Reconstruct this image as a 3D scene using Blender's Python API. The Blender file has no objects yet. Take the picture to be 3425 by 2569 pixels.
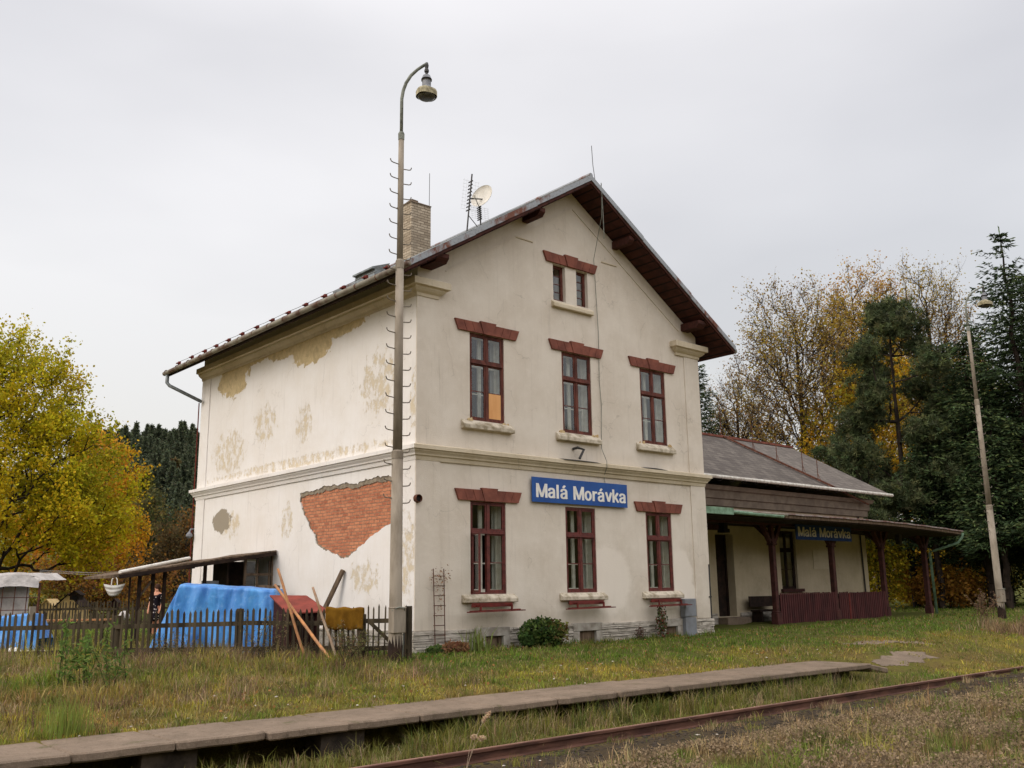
import bpy, bmesh, math, random
import numpy as np
from mathutils import Vector, Matrix
from mathutils.geometry import tessellate_polygon
SC = bpy.context.scene
R = math.radians

# ------------------------------------------------------------------ camera
CAM = np.array([-11.962, -16.812, 1.275]); YAW, PITCH, ROLL, FPX = 0.7203, 0.21265, -0.01357, 3188.9
def cam_axes():
    f = np.array([math.sin(YAW)*math.cos(PITCH), math.cos(YAW)*math.cos(PITCH), math.sin(PITCH)])
    r = np.array([math.cos(YAW), -math.sin(YAW), 0.]); u = np.cross(r, f)
    return r*math.cos(ROLL)+u*math.sin(ROLL), -r*math.sin(ROLL)+u*math.cos(ROLL), f
cd = bpy.data.cameras.new('camera'); cam = bpy.data.objects.new('camera', cd)
SC.collection.objects.link(cam); SC.camera = cam
_r, _u, _f = cam_axes()
cam.matrix_world = Matrix(((_r[0], _u[0], -_f[0], CAM[0]), (_r[1], _u[1], -_f[1], CAM[1]), (_r[2], _u[2], -_f[2], CAM[2]), (0, 0, 0, 1)))
cd.sensor_width = 36; cd.lens = 36*FPX/3425; cd.clip_start = .1; cd.clip_end = 3000
SC.render.resolution_x, SC.render.resolution_y = 1024, 768

# ------------------------------------------------------------------ light: overcast
SUN_DIR = Vector((-.80, .22, .62)).normalized()
W = bpy.data.worlds.new('World'); SC.world = W; W.use_nodes = True
nt = W.node_tree; nt.nodes.clear()
def wn(t, **k):
    n = nt.nodes.new(t)
    for a, b in k.items(): setattr(n, a, b)
    return n
out = wn('ShaderNodeOutputWorld')
sky = wn('ShaderNodeTexSky', sky_type='NISHITA', sun_disc=False)
sky.sun_elevation = math.asin(SUN_DIR.z); sky.sun_rotation = math.atan2(SUN_DIR.x, SUN_DIR.y)
sky.air_density = 1.5; sky.dust_density = 4
bs = wn('ShaderNodeBackground'); nt.links.new(sky.outputs[0], bs.inputs[0]); bs.inputs[1].default_value = .05
tc = wn('ShaderNodeTexCoord'); mp = wn('ShaderNodeMapping'); mp.inputs['Scale'].default_value = (1, 1, 2.6)
nt.links.new(tc.outputs['Generated'], mp.inputs[0])
no = wn('ShaderNodeTexNoise'); no.inputs['Scale'].default_value = 1.25; no.inputs['Detail'].default_value = 5; no.inputs['Roughness'].default_value = .42
nt.links.new(mp.outputs[0], no.inputs[0])
cr = wn('ShaderNodeValToRGB'); nt.links.new(no.outputs[0], cr.inputs[0])
cr.color_ramp.elements[0].position = .34; cr.color_ramp.elements[0].color = (.585, .556, .552, 1)
cr.color_ramp.elements[1].position = .62; cr.color_ramp.elements[1].color = (.815, .778, .762, 1)
sx = wn('ShaderNodeSeparateXYZ'); nt.links.new(tc.outputs['Generated'], sx.inputs[0])
mr = wn('ShaderNodeMapRange'); mr.inputs[1].default_value = 0.52; mr.inputs[2].default_value = 1.0; mr.inputs[3].default_value = 1.0; mr.inputs[4].default_value = 2.1
nt.links.new(sx.outputs[2], mr.inputs[0])
dt = wn('ShaderNodeVectorMath', operation='DOT_PRODUCT'); dt.inputs[1].default_value = (-.50, -.75, .25); nt.links.new(tc.outputs['Generated'], dt.inputs[0])
mr2 = wn('ShaderNodeMapRange'); mr2.inputs[1].default_value = -.42; mr2.inputs[2].default_value = .7; mr2.inputs[3].default_value = 1.0; mr2.inputs[4].default_value = 1.9
nt.links.new(dt.outputs['Value'], mr2.inputs[0])
mm = wn('ShaderNodeMath', operation='MULTIPLY'); nt.links.new(mr.outputs[0], mm.inputs[0]); nt.links.new(mr2.outputs[0], mm.inputs[1])
mz = wn('ShaderNodeMapRange', interpolation_type='SMOOTHSTEP'); mz.inputs[1].default_value = .0; mz.inputs[2].default_value = .42; mz.inputs[3].default_value = .80; mz.inputs[4].default_value = 1.0; nt.links.new(sx.outputs[2], mz.inputs[0])
m3 = wn('ShaderNodeMath', operation='MULTIPLY'); nt.links.new(mm.outputs[0], m3.inputs[0]); nt.links.new(mz.outputs[0], m3.inputs[1])
bo = wn('ShaderNodeBackground'); nt.links.new(cr.outputs[0], bo.inputs[0]); nt.links.new(m3.outputs[0], bo.inputs[1])
ad = wn('ShaderNodeAddShader'); nt.links.new(bs.outputs[0], ad.inputs[0]); nt.links.new(bo.outputs[0], ad.inputs[1])
nt.links.new(ad.outputs[0], out.inputs[0])
sl = bpy.data.lights.new('sun', 'SUN'); sl.energy = .8; sl.angle = R(28); sl.color = (1, .975, .94)
so = bpy.data.objects.new('sun', sl); SC.collection.objects.link(so); so.rotation_euler = SUN_DIR.to_track_quat('Z', 'Y').to_euler()
so.location = (-30, 10, 40)
SC.view_settings.view_transform = 'Standard'; SC.view_settings.look = 'None'; SC.view_settings.exposure = 0.0; SC.view_settings.gamma = 1

# ------------------------------------------------------------------ node materials
def lin(r, g, b):
    f = lambda c: (c/255/12.92) if c/255 <= .04045 else ((c/255+.055)/1.055)**2.4
    return (f(r), f(g), f(b), 1)
class NT:
    def __init__(s, name):
        s.m = bpy.data.materials.new(name); s.m.use_nodes = True; s.t = s.m.node_tree; s.t.nodes.clear()
        s.o = s.n('ShaderNodeOutputMaterial'); s.p = s.n('ShaderNodeBsdfPrincipled'); s.l(s.p.outputs[0], s.o.inputs[0])
        s.c = s.n('ShaderNodeTexCoord').outputs['Object']
    def n(s, t, **k):
        n = s.t.nodes.new(t)
        for a, b in k.items(): setattr(n, a, b)
        return n
    def l(s, a, b): s.t.links.new(a, b)
    def put(s, inp, v):
        if isinstance(v, bpy.types.NodeSocket): s.l(v, inp)
        else: inp.default_value = v
    def noise(s, scale, detail=4, rough=.55, vec=None, stretch=None, dist=0):
        n = s.n('ShaderNodeTexNoise'); n.inputs['Scale'].default_value = scale; n.inputs['Detail'].default_value = detail
        n.inputs['Roughness'].default_value = rough; n.inputs['Distortion'].default_value = dist
        v = vec or s.c
        if stretch:
            m = s.n('ShaderNodeMapping'); m.inputs['Scale'].default_value = stretch; s.l(v, m.inputs[0]); v = m.outputs[0]
        s.l(v, n.inputs[0]); return n.outputs[0]
    def math(s, op, a, b=0.0, clamp=False):
        n = s.n('ShaderNodeMath', operation=op, use_clamp=clamp); s.put(n.inputs[0], a); s.put(n.inputs[1], b); return n.outputs[0]
    def mapr(s, v, a, b, c=0., d=1.):
        n = s.n('ShaderNodeMapRange'); s.l(v, n.inputs[0])
        for i, x in enumerate((a, b, c, d)): n.inputs[i+1].default_value = x
        return n.outputs[0]
    def mix(s, f, a, b, mode='MIX'):
        n = s.n('ShaderNodeMix', data_type='RGBA', blend_type=mode); s.put(n.inputs[0], f); s.put(n.inputs[6], a); s.put(n.inputs[7], b); return n.outputs[2]
    def bump(s, h, strength=.5, dist=.02):
        b = s.n('ShaderNodeBump'); b.inputs['Strength'].default_value = strength; b.inputs['Distance'].default_value = dist
        s.l(h, b.inputs['Height']); s.l(b.outputs[0], s.p.inputs['Normal'])
    def fin(s, col, rough=.85, spec=.2, metal=0):
        s.put(s.p.inputs['Base Color'], col); s.put(s.p.inputs['Roughness'], rough)
        s.p.inputs['Specular IOR Level'].default_value = spec; s.put(s.p.inputs['Metallic'], metal); return s.m
def mat(name, col, col2=None, scale=6, rough=.85, spec=.2, bump=.3, bdist=.01, bscale=None, metal=0, stretch=None, lo=.38, hi=.62):
    s = NT(name)
    a = s.noise(scale, 6, .6, stretch=stretch)
    c = s.mix(s.mapr(a, lo, hi), col, col2) if col2 else col
    if bump: s.bump(s.noise(bscale or scale*4, 5, .6, stretch=stretch), bump, bdist)
    return s.fin(c, rough, spec, metal)
def ellmask(s, ells, noise, amt, edge=.08):
    """union of ellipses in world space with a ragged edge. each: (cx,cy,cz, rx,ry,rz)"""
    cur = None
    for e in ells:
        v = s.n('ShaderNodeVectorMath', operation='SUBTRACT'); s.l(s.c, v.inputs[0]); v.inputs[1].default_value = e[:3]
        w = s.n('ShaderNodeVectorMath', operation='MULTIPLY'); s.l(v.outputs[0], w.inputs[0]); w.inputs[1].default_value = tuple(1/x for x in e[3:])
        L = s.n('ShaderNodeVectorMath', operation='LENGTH'); s.l(w.outputs[0], L.inputs[0])
        q = s.math('SUBTRACT', 1.0, L.outputs['Value'])
        cur = q if cur is None else s.math('MAXIMUM', cur, q)
    nn = s.math('MULTIPLY', s.math('SUBTRACT', noise, .5), amt)
    return s.math('ADD', cur, nn)
def plaster(name, base, dark, pale, peel=None, ells=(), speck=(), grey=(), palep=(), damp=0.5):
    s = NT(name)
    n1 = s.noise(.9, 5, .6); n2 = s.noise(7, 6, .65); n3 = s.noise(2.2, 5, .6, stretch=(1.2, 1.2, .35))
    c = s.mix(s.mapr(n1, .35, .68), base, dark)
    c = s.mix(s.mapr(n2, .5, .8, 0, .45), c, pale)
    c = s.mix(s.mapr(n3, .56, .75, 0, .35), c, dark)
    st_ = s.noise(2.1, 6, .65, stretch=(4.5, 4.5, .28)); c = s.mix(s.mapr(st_, .56, .78, 0, .55), c, tuple(x*.72 for x in dark[:3])+(1,))
    vo = s.n('ShaderNodeTexVoronoi', feature='DISTANCE_TO_EDGE'); vo.inputs['Scale'].default_value = .55; vw = s.n('ShaderNodeVectorMath', operation='ADD'); s.l(s.c, vw.inputs[0]); vn = s.n('ShaderNodeTexNoise'); vn.inputs['Scale'].default_value = 1.7; vn.inputs['Detail'].default_value = 5; s.l(s.c, vn.inputs[0]); s.l(vn.outputs[1], vw.inputs[1]); s.l(vw.outputs[0], vo.inputs[0])
    ck = s.math('MULTIPLY', s.mapr(vo.outputs['Distance'], .002, .006, .30, 0), s.mapr(n1, .48, .56)); c = s.mix(ck, c, tuple(x*.4 for x in dark[:3])+(1,))
    nx = s.noise(3.2, 7, .68, dist=.6); nf = s.noise(4.6, 10, .76, stretch=(1, 1, .7), dist=.15)
    h = s.noise(38, 5, .6)
    if palep:
        f = s.mapr(ellmask(s, palep, nx, .5), 0, .15, 0, .75); c = s.mix(f, c, pale)
    pm = None
    if ells:
        pm = s.mapr(ellmask(s, ells, nx, 1.5), .0, .06)
        pc = s.mix(s.mapr(n2, .4, .65), peel, tuple(x*.80 for x in peel[:3])+(1,))
        pc = s.mix(s.mapr(nx, .52, .62, 0, .6), pc, tuple(x*.62 for x in peel[:3])+(1,)); c = s.mix(pm, c, pc)
    if speck:
        q = ellmask(s, speck, nx, .2)
        f = s.math('ADD', s.mapr(q, -.25, .50, -.11, .13), s.math('SUBTRACT', nf, .60))
        pm2 = s.mapr(f, -.01, .07); c = s.mix(s.math('MULTIPLY', pm2, .66), c, tuple(x*.96 for x in peel[:3])+(1,))
        pm = pm2 if pm is None else s.math('MAXIMUM', pm, pm2)
    if grey:
        f = s.mapr(ellmask(s, grey, nx, 1.3), 0, .05); c = s.mix(f, c, lin(150, 140, 124)); pm = f if pm is None else s.math('MAXIMUM', pm, f)
    # dirt splash in the lowest metre
    z = s.n('ShaderNodeSeparateXYZ'); s.l(s.c, z.inputs[0])
    d = s.math('ADD', s.mapr(z.outputs[2], .45, 1.5, 1, 0), s.math('MULTIPLY', s.math('SUBTRACT', n1, .5), 1.6))
    c = s.mix(s.mapr(d, .45, 1.5, 0, damp), c, lin(150, 138, 118))
    if pm is not None: h = s.math('SUBTRACT', h, s.math('MULTIPLY', pm, 1.6))
    h = s.math('ADD', h, s.math('MULTIPLY', s.noise(1.6, 3), 1.5))
    s.bump(h, .45, .012)
    return s.fin(c, .92, .1)

OCH = lin(200, 180, 140)
M = {}
M['front'] = plaster('plaster_front', lin(214, 205, 192), lin(200, 189, 174), lin(224, 215, 203),
    palep=((8.75, 0, 1.6, .55, .5, .75), (5.9, 0, 1.5, .9, .5, .9), (8.9, 0, 1.1, .5, .5, .5)), damp=.4)
M['side'] = plaster('plaster_side', lin(226, 222, 218), lin(219, 213, 206), lin(232, 229, 226), peel=OCH,
    ells=((0, 9.3, 7.55, .8, 1.0, .62), (0, 4.7, 7.55, .8, 1.1, .48), (0, 3.3, 7.8, .8, 1.3, .28), (0, 5.9, 7.75, .8, 1.4, .25), (0, 8, 7.85, .8, 1.6, .18)),
    speck=((0, 9.4, 5.3, 1, 1.5, .95), (0, 7.2, 5.8, 1, .9, .75), (0, 1.5, 6.0, 1, 1.1, 1.0), (0, 5.0, 5.6, 1, .6, .7), (0, 5.5, 4.58, 3, 7, .20), (0, 9.0, 3.2, 1, .9, .55), (0, 5.7, 3.1, 1, .5, .6), (0, .05, 5.4, 1, .25, 1.1), (0, .3, 2.0, 1, .5, 1.2), (0, 2.0, 1.6, 1, .9, .5)),
    grey=((0, 9.62, 3.33, .5, .62, .34),), damp=.35)
M['trim'] = plaster('plaster_trim', lin(206, 194, 172), lin(186, 172, 146), lin(220, 210, 192), damp=.3)
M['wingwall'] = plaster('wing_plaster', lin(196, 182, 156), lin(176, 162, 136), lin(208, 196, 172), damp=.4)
s = NT('exposed_brick'); bt = s.n('ShaderNodeTexBrick'); mp_ = s.n('ShaderNodeMapping'); mp_.inputs['Rotation'].default_value = (0, 0, 0)
cx = s.n('ShaderNodeSeparateXYZ'); s.l(s.c, cx.inputs[0]); cc = s.n('ShaderNodeCombineXYZ'); s.l(cx.outputs[1], cc.inputs[0]); s.l(cx.outputs[2], cc.inputs[1])
wob = s.n('ShaderNodeVectorMath', operation='ADD'); s.l(cc.outputs[0], wob.inputs[0])
wn2 = s.n('ShaderNodeTexNoise'); wn2.inputs['Scale'].default_value = 3.5; s.l(s.c, wn2.inputs[0])
wsc = s.n('ShaderNodeVectorMath', operation='SCALE'); wsc.inputs[3].default_value = .035; s.l(wn2.outputs[1], wsc.inputs[0]); s.l(wsc.outputs[0], wob.inputs[1])
s.l(wob.outputs[0], bt.inputs[0]); bt.inputs['Scale'].default_value = 1; bt.inputs['Brick Width'].default_value = .21; bt.inputs['Row Height'].default_value = .076
bt.inputs['Mortar Size'].default_value = .010; bt.inputs['Mortar Smooth'].default_value = .2; bt.inputs['Color1'].default_value = lin(208, 140, 104); bt.inputs['Color2'].default_value = lin(174, 106, 80)
bt.inputs['Mortar'].default_value = lin(150, 120, 98); bt.offset = .5
c_ = s.mix(s.mapr(s.noise(11, 5, .6), .5, .68, 0, .6), bt.outputs[0], lin(206, 146, 112)); c_ = s.mix(s.mapr(s.noise(6, 5, .7), .56, .7, 0, .65), c_, lin(128, 74, 56))
hh = s.math('ADD', s.math('MULTIPLY', bt.outputs[1], -1.2), s.noise(24, 6, .7)); s.bump(hh, 1, .03); M['brick'] = s.fin(c_, .9, .1)
def brickm(name, c1, c2, mo, bw, rh, ms, axes=(0, 2), rot=None):
    s = NT(name); bt = s.n('ShaderNodeTexBrick'); sx_ = s.n('ShaderNodeSeparateXYZ'); s.l(s.c, sx_.inputs[0]); cb = s.n('ShaderNodeCombineXYZ')
    s.l(s.math('ADD', sx_.outputs[0], sx_.outputs[1]), cb.inputs[0]); s.l(sx_.outputs[2], cb.inputs[1]); s.l(cb.outputs[0], bt.inputs[0])
    bt.inputs['Scale'].default_value = 1; bt.inputs['Brick Width'].default_value = bw; bt.inputs['Row Height'].default_value = rh; bt.inputs['Mortar Size'].default_value = ms
    bt.inputs['Color1'].default_value = c1; bt.inputs['Color2'].default_value = c2; bt.inputs['Mortar'].default_value = mo
    c = s.mix(s.mapr(s.noise(5, 6, .7), .45, .7, 0, .7), bt.outputs[0], tuple(x*.55 for x in c1[:3])+(1,))
    s.bump(s.math('ADD', s.math('MULTIPLY', bt.outputs[1], -1), s.noise(30)), .8, .015); return s.fin(c, .9, .1)
M['chim'] = brickm('chimney_brick', lin(186, 172, 152), lin(148, 134, 116), lin(112, 100, 84), .24, .078, .008)
M['stone'] = mat('plinth_slate', lin(190, 182, 170), lin(128, 120, 108), 3.5, bump=.8, bdist=.03, bscale=14, stretch=(1, 1, 4), lo=.42, hi=.7)
s = NT('old_concrete'); a1 = s.noise(1.3, 6, .65); a2 = s.noise(9, 7, .7); a3 = s.noise(60, 4, .6); c_ = s.mix(s.mapr(a1, .35, .65), lin(128, 112, 97), lin(104, 91, 78)); c_ = s.mix(s.mapr(a2, .52, .72, 0, .7), c_, lin(74, 66, 54)); c_ = s.mix(s.mapr(a3, .5, .7, 0, .35), c_, lin(160, 146, 130)); c_ = s.mix(s.mapr(s.noise(2.6, 6, .7), .60, .70, 0, .6), c_, lin(78, 80, 46)); s.bump(s.math('ADD', a2, s.math('MULTIPLY', a3, .6)), .7, .012); M['concrete'] = s.fin(c_, .92, .1)
M['slabside'] = mat('concrete_block', lin(80, 70, 60), lin(46, 40, 35), 3, bump=.6, bdist=.02, bscale=20)
M['greystone'] = mat('grey_surround', lin(176, 170, 160), lin(140, 132, 122), 4, bump=.4, bscale=24)
M['sill'] = mat('sill_stone', lin(196, 186, 168), lin(138, 126, 104), 6, bump=.25, bdist=.003, bscale=60, lo=.42, hi=.66)
M['lintel'] = mat('red_lintel', lin(132, 80, 66), lin(104, 62, 52), 3, rough=.8, bump=.25, bscale=40)
M['winred'] = mat('window_red', lin(104, 48, 42), lin(76, 35, 31), 9, rough=.55, spec=.35, bump=.25, bscale=30)
M['winbrown'] = mat('window_brown', lin(108, 62, 52), lin(74, 42, 36), 11, rough=.7, bump=.4, bscale=30, stretch=(1, 1, .3))
M['winwhite'] = mat('white_inner_frame', lin(226, 222, 210), lin(205, 198, 184), 6, rough=.5, bump=.1)
M['rack'] = mat('rack_red', lin(110, 46, 40), lin(84, 36, 32), 6, rough=.6, bump=.2)
M['ply'] = mat('plywood', lin(222, 168, 112), lin(206, 150, 96), 4, rough=.7, bump=.1, stretch=(1, 1, .2))
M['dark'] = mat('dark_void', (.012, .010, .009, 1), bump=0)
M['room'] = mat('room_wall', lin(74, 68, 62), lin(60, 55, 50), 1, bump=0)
s = NT('curtain_cloth'); s.fin(lin(215, 212, 205), .9, .05); tr = s.n('ShaderNodeBsdfTranslucent'); tr.inputs[0].default_value = lin(225, 222, 214)
mx = s.n('ShaderNodeMixShader'); mx.inputs[0].default_value = .3; s.l(s.p.outputs[0], mx.inputs[1]); s.l(tr.outputs[0], mx.inputs[2]); s.l(mx.outputs[0], s.o.inputs[0]); M['curtain'] = s.m
s = NT('window_glass'); g = s.n('ShaderNodeBsdfGlossy'); g.inputs['Roughness'].default_value = .04; g.inputs[0].default_value = (.9, .93, .95, 1)
t_ = s.n('ShaderNodeBsdfTransparent'); t_.inputs[0].default_value = (.90, .92, .91, 1); fr = s.n('ShaderNodeFresnel'); fr.inputs[0].default_value = 1.55
bp = s.n('ShaderNodeBump'); bp.inputs['Strength'].default_value = .06; bp.inputs['Distance'].default_value = .01; s.l(s.noise(2.5, 2), bp.inputs['Height']); s.l(bp.outputs[0], g.inputs['Normal'])
mx = s.n('ShaderNodeMixShader'); geo = s.n('ShaderNodeNewGeometry'); s.l(s.math('MULTIPLY', s.math('ADD', fr.outputs[0], .02), s.math('SUBTRACT', 1.0, geo.outputs['Backfacing'])), mx.inputs[0]); s.l(t_.outputs[0], mx.inputs[1]); s.l(g.outputs[0], mx.inputs[2]); s.l(mx.outputs[0], s.o.inputs[0]); M['glass'] = s.m
M['brownwood'] = mat('brown_boards', lin(78, 44, 36), lin(54, 30, 25), 5, rough=.8, bump=.5, bscale=20, stretch=(1, 6, 1))
s = NT('soffit_boards'); wv = s.n('ShaderNodeTexWave', wave_type='BANDS', bands_direction='X'); wv.inputs['Scale'].default_value = 1.35; s.l(s.c, wv.inputs[0])
c_ = s.mix(s.mapr(s.noise(4, 5), .4, .65), lin(74, 42, 34), lin(52, 29, 24)); c_ = s.mix(s.mapr(wv.outputs[1], 0, .12, 1, 0), c_, lin(20, 12, 10)); s.bump(s.mapr(wv.outputs[1], 0, .15), .6, .01); M['soffit'] = s.fin(c_, .8)
s = NT('grey_rusty_flashing'); r1 = s.noise(5, 6, .7, stretch=(1, 1, .6)); r2 = s.noise(.55, 2, .5)
f_ = s.math('ADD', s.math('MULTIPLY', s.math('SUBTRACT', r2, .5), 2.0), r1); c_ = s.mix(s.mapr(f_, .68, .88), lin(146, 150, 154), lin(104, 58, 38)); c_ = s.mix(s.mapr(s.noise(18, 4), .5, .7, 0, .4), c_, lin(84, 80, 78)); s.bump(r1, .2, .006); M['flash'] = s.fin(c_, .55, .4, .25)
M['gutter'] = mat('weathered_gutter', lin(132, 127, 112), lin(86, 62, 48), 2.6, rough=.6, spec=.4, bump=.2, lo=.44, hi=.62)
M['mortar'] = mat('old_mortar', lin(150, 138, 120), lin(118, 106, 90), 7, bump=.8, bdist=.02, bscale=30)
M['antwire'] = mat('antenna_wire', lin(176, 174, 174), rough=.5, bump=0)
M['zinc'] = mat('zinc_pipe', lin(130, 138, 140), lin(98, 100, 98), 6, rough=.5, spec=.5, bump=.15, metal=.3)
M['green'] = mat('green_gutter', lin(128, 158, 134), lin(96, 120, 98), 6, rough=.6, bump=.2)
M['rust'] = mat('rusty_iron', lin(104, 66, 50), lin(64, 42, 34), 9, rough=.9, bump=.6, bscale=60)
M['redtab'] = mat('red_snow_guard', lin(122, 50, 40), lin(86, 40, 34), 9, rough=.8)
M['whiteedge'] = mat('white_gutter', lin(208, 206, 198), lin(170, 164, 152), 6, rough=.6, bump=.2)
def tiles(name, c1, c2, bw, rh, lic):
    s = NT(name); bt = s.n('ShaderNodeTexBrick'); sx_ = s.n('ShaderNodeSeparateXYZ'); s.l(s.c, sx_.inputs[0]); cb = s.n('ShaderNodeCombineXYZ')
    s.l(sx_.outputs[0], cb.inputs[0]); s.l(s.math('MULTIPLY', sx_.outputs[2], 2.0), cb.inputs[1]); s.l(cb.outputs[0], bt.inputs[0])
    bt.inputs['Scale'].default_value = 1; bt.inputs['Brick Width'].default_value = bw; bt.inputs['Row Height'].default_value = rh; bt.inputs['Mortar Size'].default_value = .012
    bt.inputs['Color1'].default_value = c1; bt.inputs['Color2'].default_value = c2; bt.inputs['Mortar'].default_value = tuple(x*.45 for x in c2[:3])+(1,)
    c = s.mix(s.mapr(s.noise(1.6, 6, .65), .45, .7, 0, .55), bt.outputs[0], tuple(x*.6 for x in c2[:3])+(1,)); c = s.mix(s.mapr(s.noise(4, 6, .7), .62, .7, 0, .7), c, lic)
    s.bump(s.math('ADD', s.math('MULTIPLY', bt.outputs[1], -1), s.noise(20)), .5, .015); return s.fin(c, .8, .25)
M['slate'] = tiles('slate_tiles', lin(98, 91, 84), lin(74, 67, 62), .38, .26, lin(124, 118, 108))
M['slate2'] = tiles('newer_slate', lin(108, 101, 94), lin(90, 83, 78), .36, .24, lin(134, 128, 120))
M['polecon'] = mat('pole_concrete', lin(150, 140, 126), lin(118, 108, 94), 3, rough=.85, bump=.4, bscale=40, stretch=(1, 1, .3))
M['polearm'] = mat('pole_arm_paint', lin(134, 137, 127), lin(98, 100, 92), 8, rough=.7)
M['lampgrey'] = mat('lamp_grey', lin(128, 130, 136), lin(96, 98, 102), 8, rough=.5, spec=.4)
M['lampshade'] = mat('lamp_shade_dirty', lin(184, 174, 144), lin(112, 104, 78), 7, rough=.6, bump=.3)
M['lampglass'] = mat('lamp_glass', lin(84, 82, 74), lin(58, 56, 50), 10, rough=.25, spec=.5)
M['hook'] = mat('hook_iron', lin(120, 112, 100), lin(90, 80, 70), 20, rough=.7)
M['fence'] = mat('fence_wood', lin(84, 74, 57), lin(46, 39, 29), 3, rough=.9, bump=.6, bscale=25, stretch=(2, 2, .25))
M['oldwood'] = mat('old_wood', lin(116, 98, 80), lin(70, 56, 44), 5, rough=.9, bump=.6, bscale=25, stretch=(2, 2, .3))
M['darkwood'] = mat('dark_wood', lin(54, 40, 32), lin(34, 26, 22), 5, rough=.9, bump=.5, bscale=25)
M['stickor'] = mat('orange_stick', lin(184, 128, 82), lin(146, 108, 78), 5, rough=.8, bump=.4)
M['stickgr'] = mat('grey_stick', lin(168, 156, 138), lin(140, 104, 76), 3, rough=.85, bump=.4, stretch=(1, 1, .6))
s = NT('blue_tarp'); w = s.noise(1.6, 7, .65, stretch=(1, 1, .5)); c_ = s.mix(s.mapr(w, .35, .65), lin(80, 154, 218), lin(40, 100, 176)); c_ = s.mix(s.mapr(s.noise(7, 6, .7), .54, .75, 0, .5), c_, lin(150, 186, 214)); c_ = s.mix(s.mapr(s.noise(3, 6, .7), .6, .75, 0, .45), c_, lin(58, 84, 112)); h_ = s.math('ADD', s.noise(2.0, 5, .5, dist=.9), s.math('MULTIPLY', s.noise(60, 2), .15)); s.bump(h_, .8, .04); M['tarp'] = s.fin(c_, .42, .45)
M['sheet'] = mat('white_sheet', lin(190, 184, 180), lin(160, 154, 150), 3, rough=.5, spec=.4, bump=.8, bdist=.04, bscale=5)
M['hutred'] = mat('red_felt_roof', lin(136, 66, 56), lin(112, 56, 48), 4, rough=.85, bump=.4)
M['hutdark'] = mat('dark_red_boards', lin(66, 30, 26), lin(44, 22, 20), 6, rough=.85, bump=.4, stretch=(3, 3, .3))
M['carpet'] = mat('olive_carpet', lin(122, 88, 30), lin(98, 68, 24), 5, rough=.98, spec=.02, bump=.9, bdist=.012, bscale=140)
M['blackpipe'] = mat('black_pipe', lin(44, 36, 38), lin(30, 26, 27), 8, rough=.5, spec=.4)
M['cabinet'] = mat('grey_cabinet', lin(128, 132, 138), lin(112, 114, 118), 3, rough=.5, spec=.4, bump=.05)
M['blueshade'] = mat('sign_blue_shaded', lin(22, 54, 106), lin(17, 42, 84), 4, rough=.6)  # darker copy of the sign blue, canopy shade put into the colour
M['whiteshade'] = mat('lettering_shaded', lin(196, 188, 168), lin(176, 166, 146), 6, rough=.7)  # dulled white, canopy shade put into the lettering colour
M['blue'] = mat('sign_blue', lin(22, 78, 150), lin(18, 66, 134), 2, rough=.4, spec=.45, bump=.03)
M['white'] = mat('sign_white', lin(232, 230, 224), lin(216, 212, 204), 4, rough=.45, bump=.02)
M['dish'] = mat('dish_white', lin(222, 218, 208), lin(206, 200, 188), 4, rough=.5, bump=.05)
M['darkmetal'] = mat('dark_metal', lin(58, 56, 54), lin(40, 38, 38), 10, rough=.6, spec=.4)
M['postred'] = mat('post_oxide_red', lin(80, 47, 43), lin(58, 35, 32), 6, rough=.75, bump=.3)
M['barrier'] = mat('barrier_oxide_red', lin(84, 46, 45), lin(64, 36, 36), 5, rough=.8, bump=.3, stretch=(1, 1, .3))
M['cornbrown'] = mat('brown_cornice', lin(124, 112, 99), lin(104, 93, 82), 3, rough=.85, bump=.2)
M['ballast'] = mat('dark_ballast', lin(66, 60, 56), lin(36, 32, 30), 8, rough=.9, bump=.8, bdist=.03)
M['stoneblk'] = mat('ballast_stone', lin(70, 60, 50), lin(40, 35, 31), 6, rough=.9, bump=.6)
M['paleston'] = mat('pale_stone', lin(205, 198, 188), lin(170, 160, 148), 6, rough=.8)
M['sleeper'] = mat('tarred_sleeper', lin(52, 46, 44), lin(34, 30, 29), 5, rough=.85, bump=.7, bdist=.02, stretch=(3, .4, 1))
M['rail'] = mat('rusty_rail', lin(98, 68, 56), lin(66, 44, 37), 5, rough=.8, bump=.5, bscale=40, stretch=(.4, 2, 2))
M['railtop'] = mat('rail_head', lin(132, 98, 84), lin(104, 74, 62), 6, rough=.6, spec=.4, stretch=(.3, 2, 2))
M['bark'] = mat('bark', lin(60, 50, 43), lin(36, 30, 26), 6, rough=.95, bump=.7, bdist=.03, stretch=(1, 1, .4))
M['birchbark'] = mat('birch_bark', lin(190, 180, 166), lin(84, 74, 66), 4, rough=.9, bump=.3)
def leafmat(name, tl=.3, rough=.7):
    s = NT(name); a = s.n('ShaderNodeAttribute', attribute_name='tint'); s.fin(a.outputs[0], rough, .12)
    t = s.n('ShaderNodeBsdfTranslucent'); s.l(a.outputs[0], t.inputs[0]); mx = s.n('ShaderNodeMixShader'); mx.inputs[0].default_value = tl
    s.l(s.p.outputs[0], mx.inputs[1]); s.l(t.outputs[0], mx.inputs[2]); s.l(mx.outputs[0], s.o.inputs[0]); return s.m
M['leaf'] = leafmat('leaves', .45); M['needle'] = leafmat('needles', .15); M['grass'] = leafmat('grass_blades', .3, .6)

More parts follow.
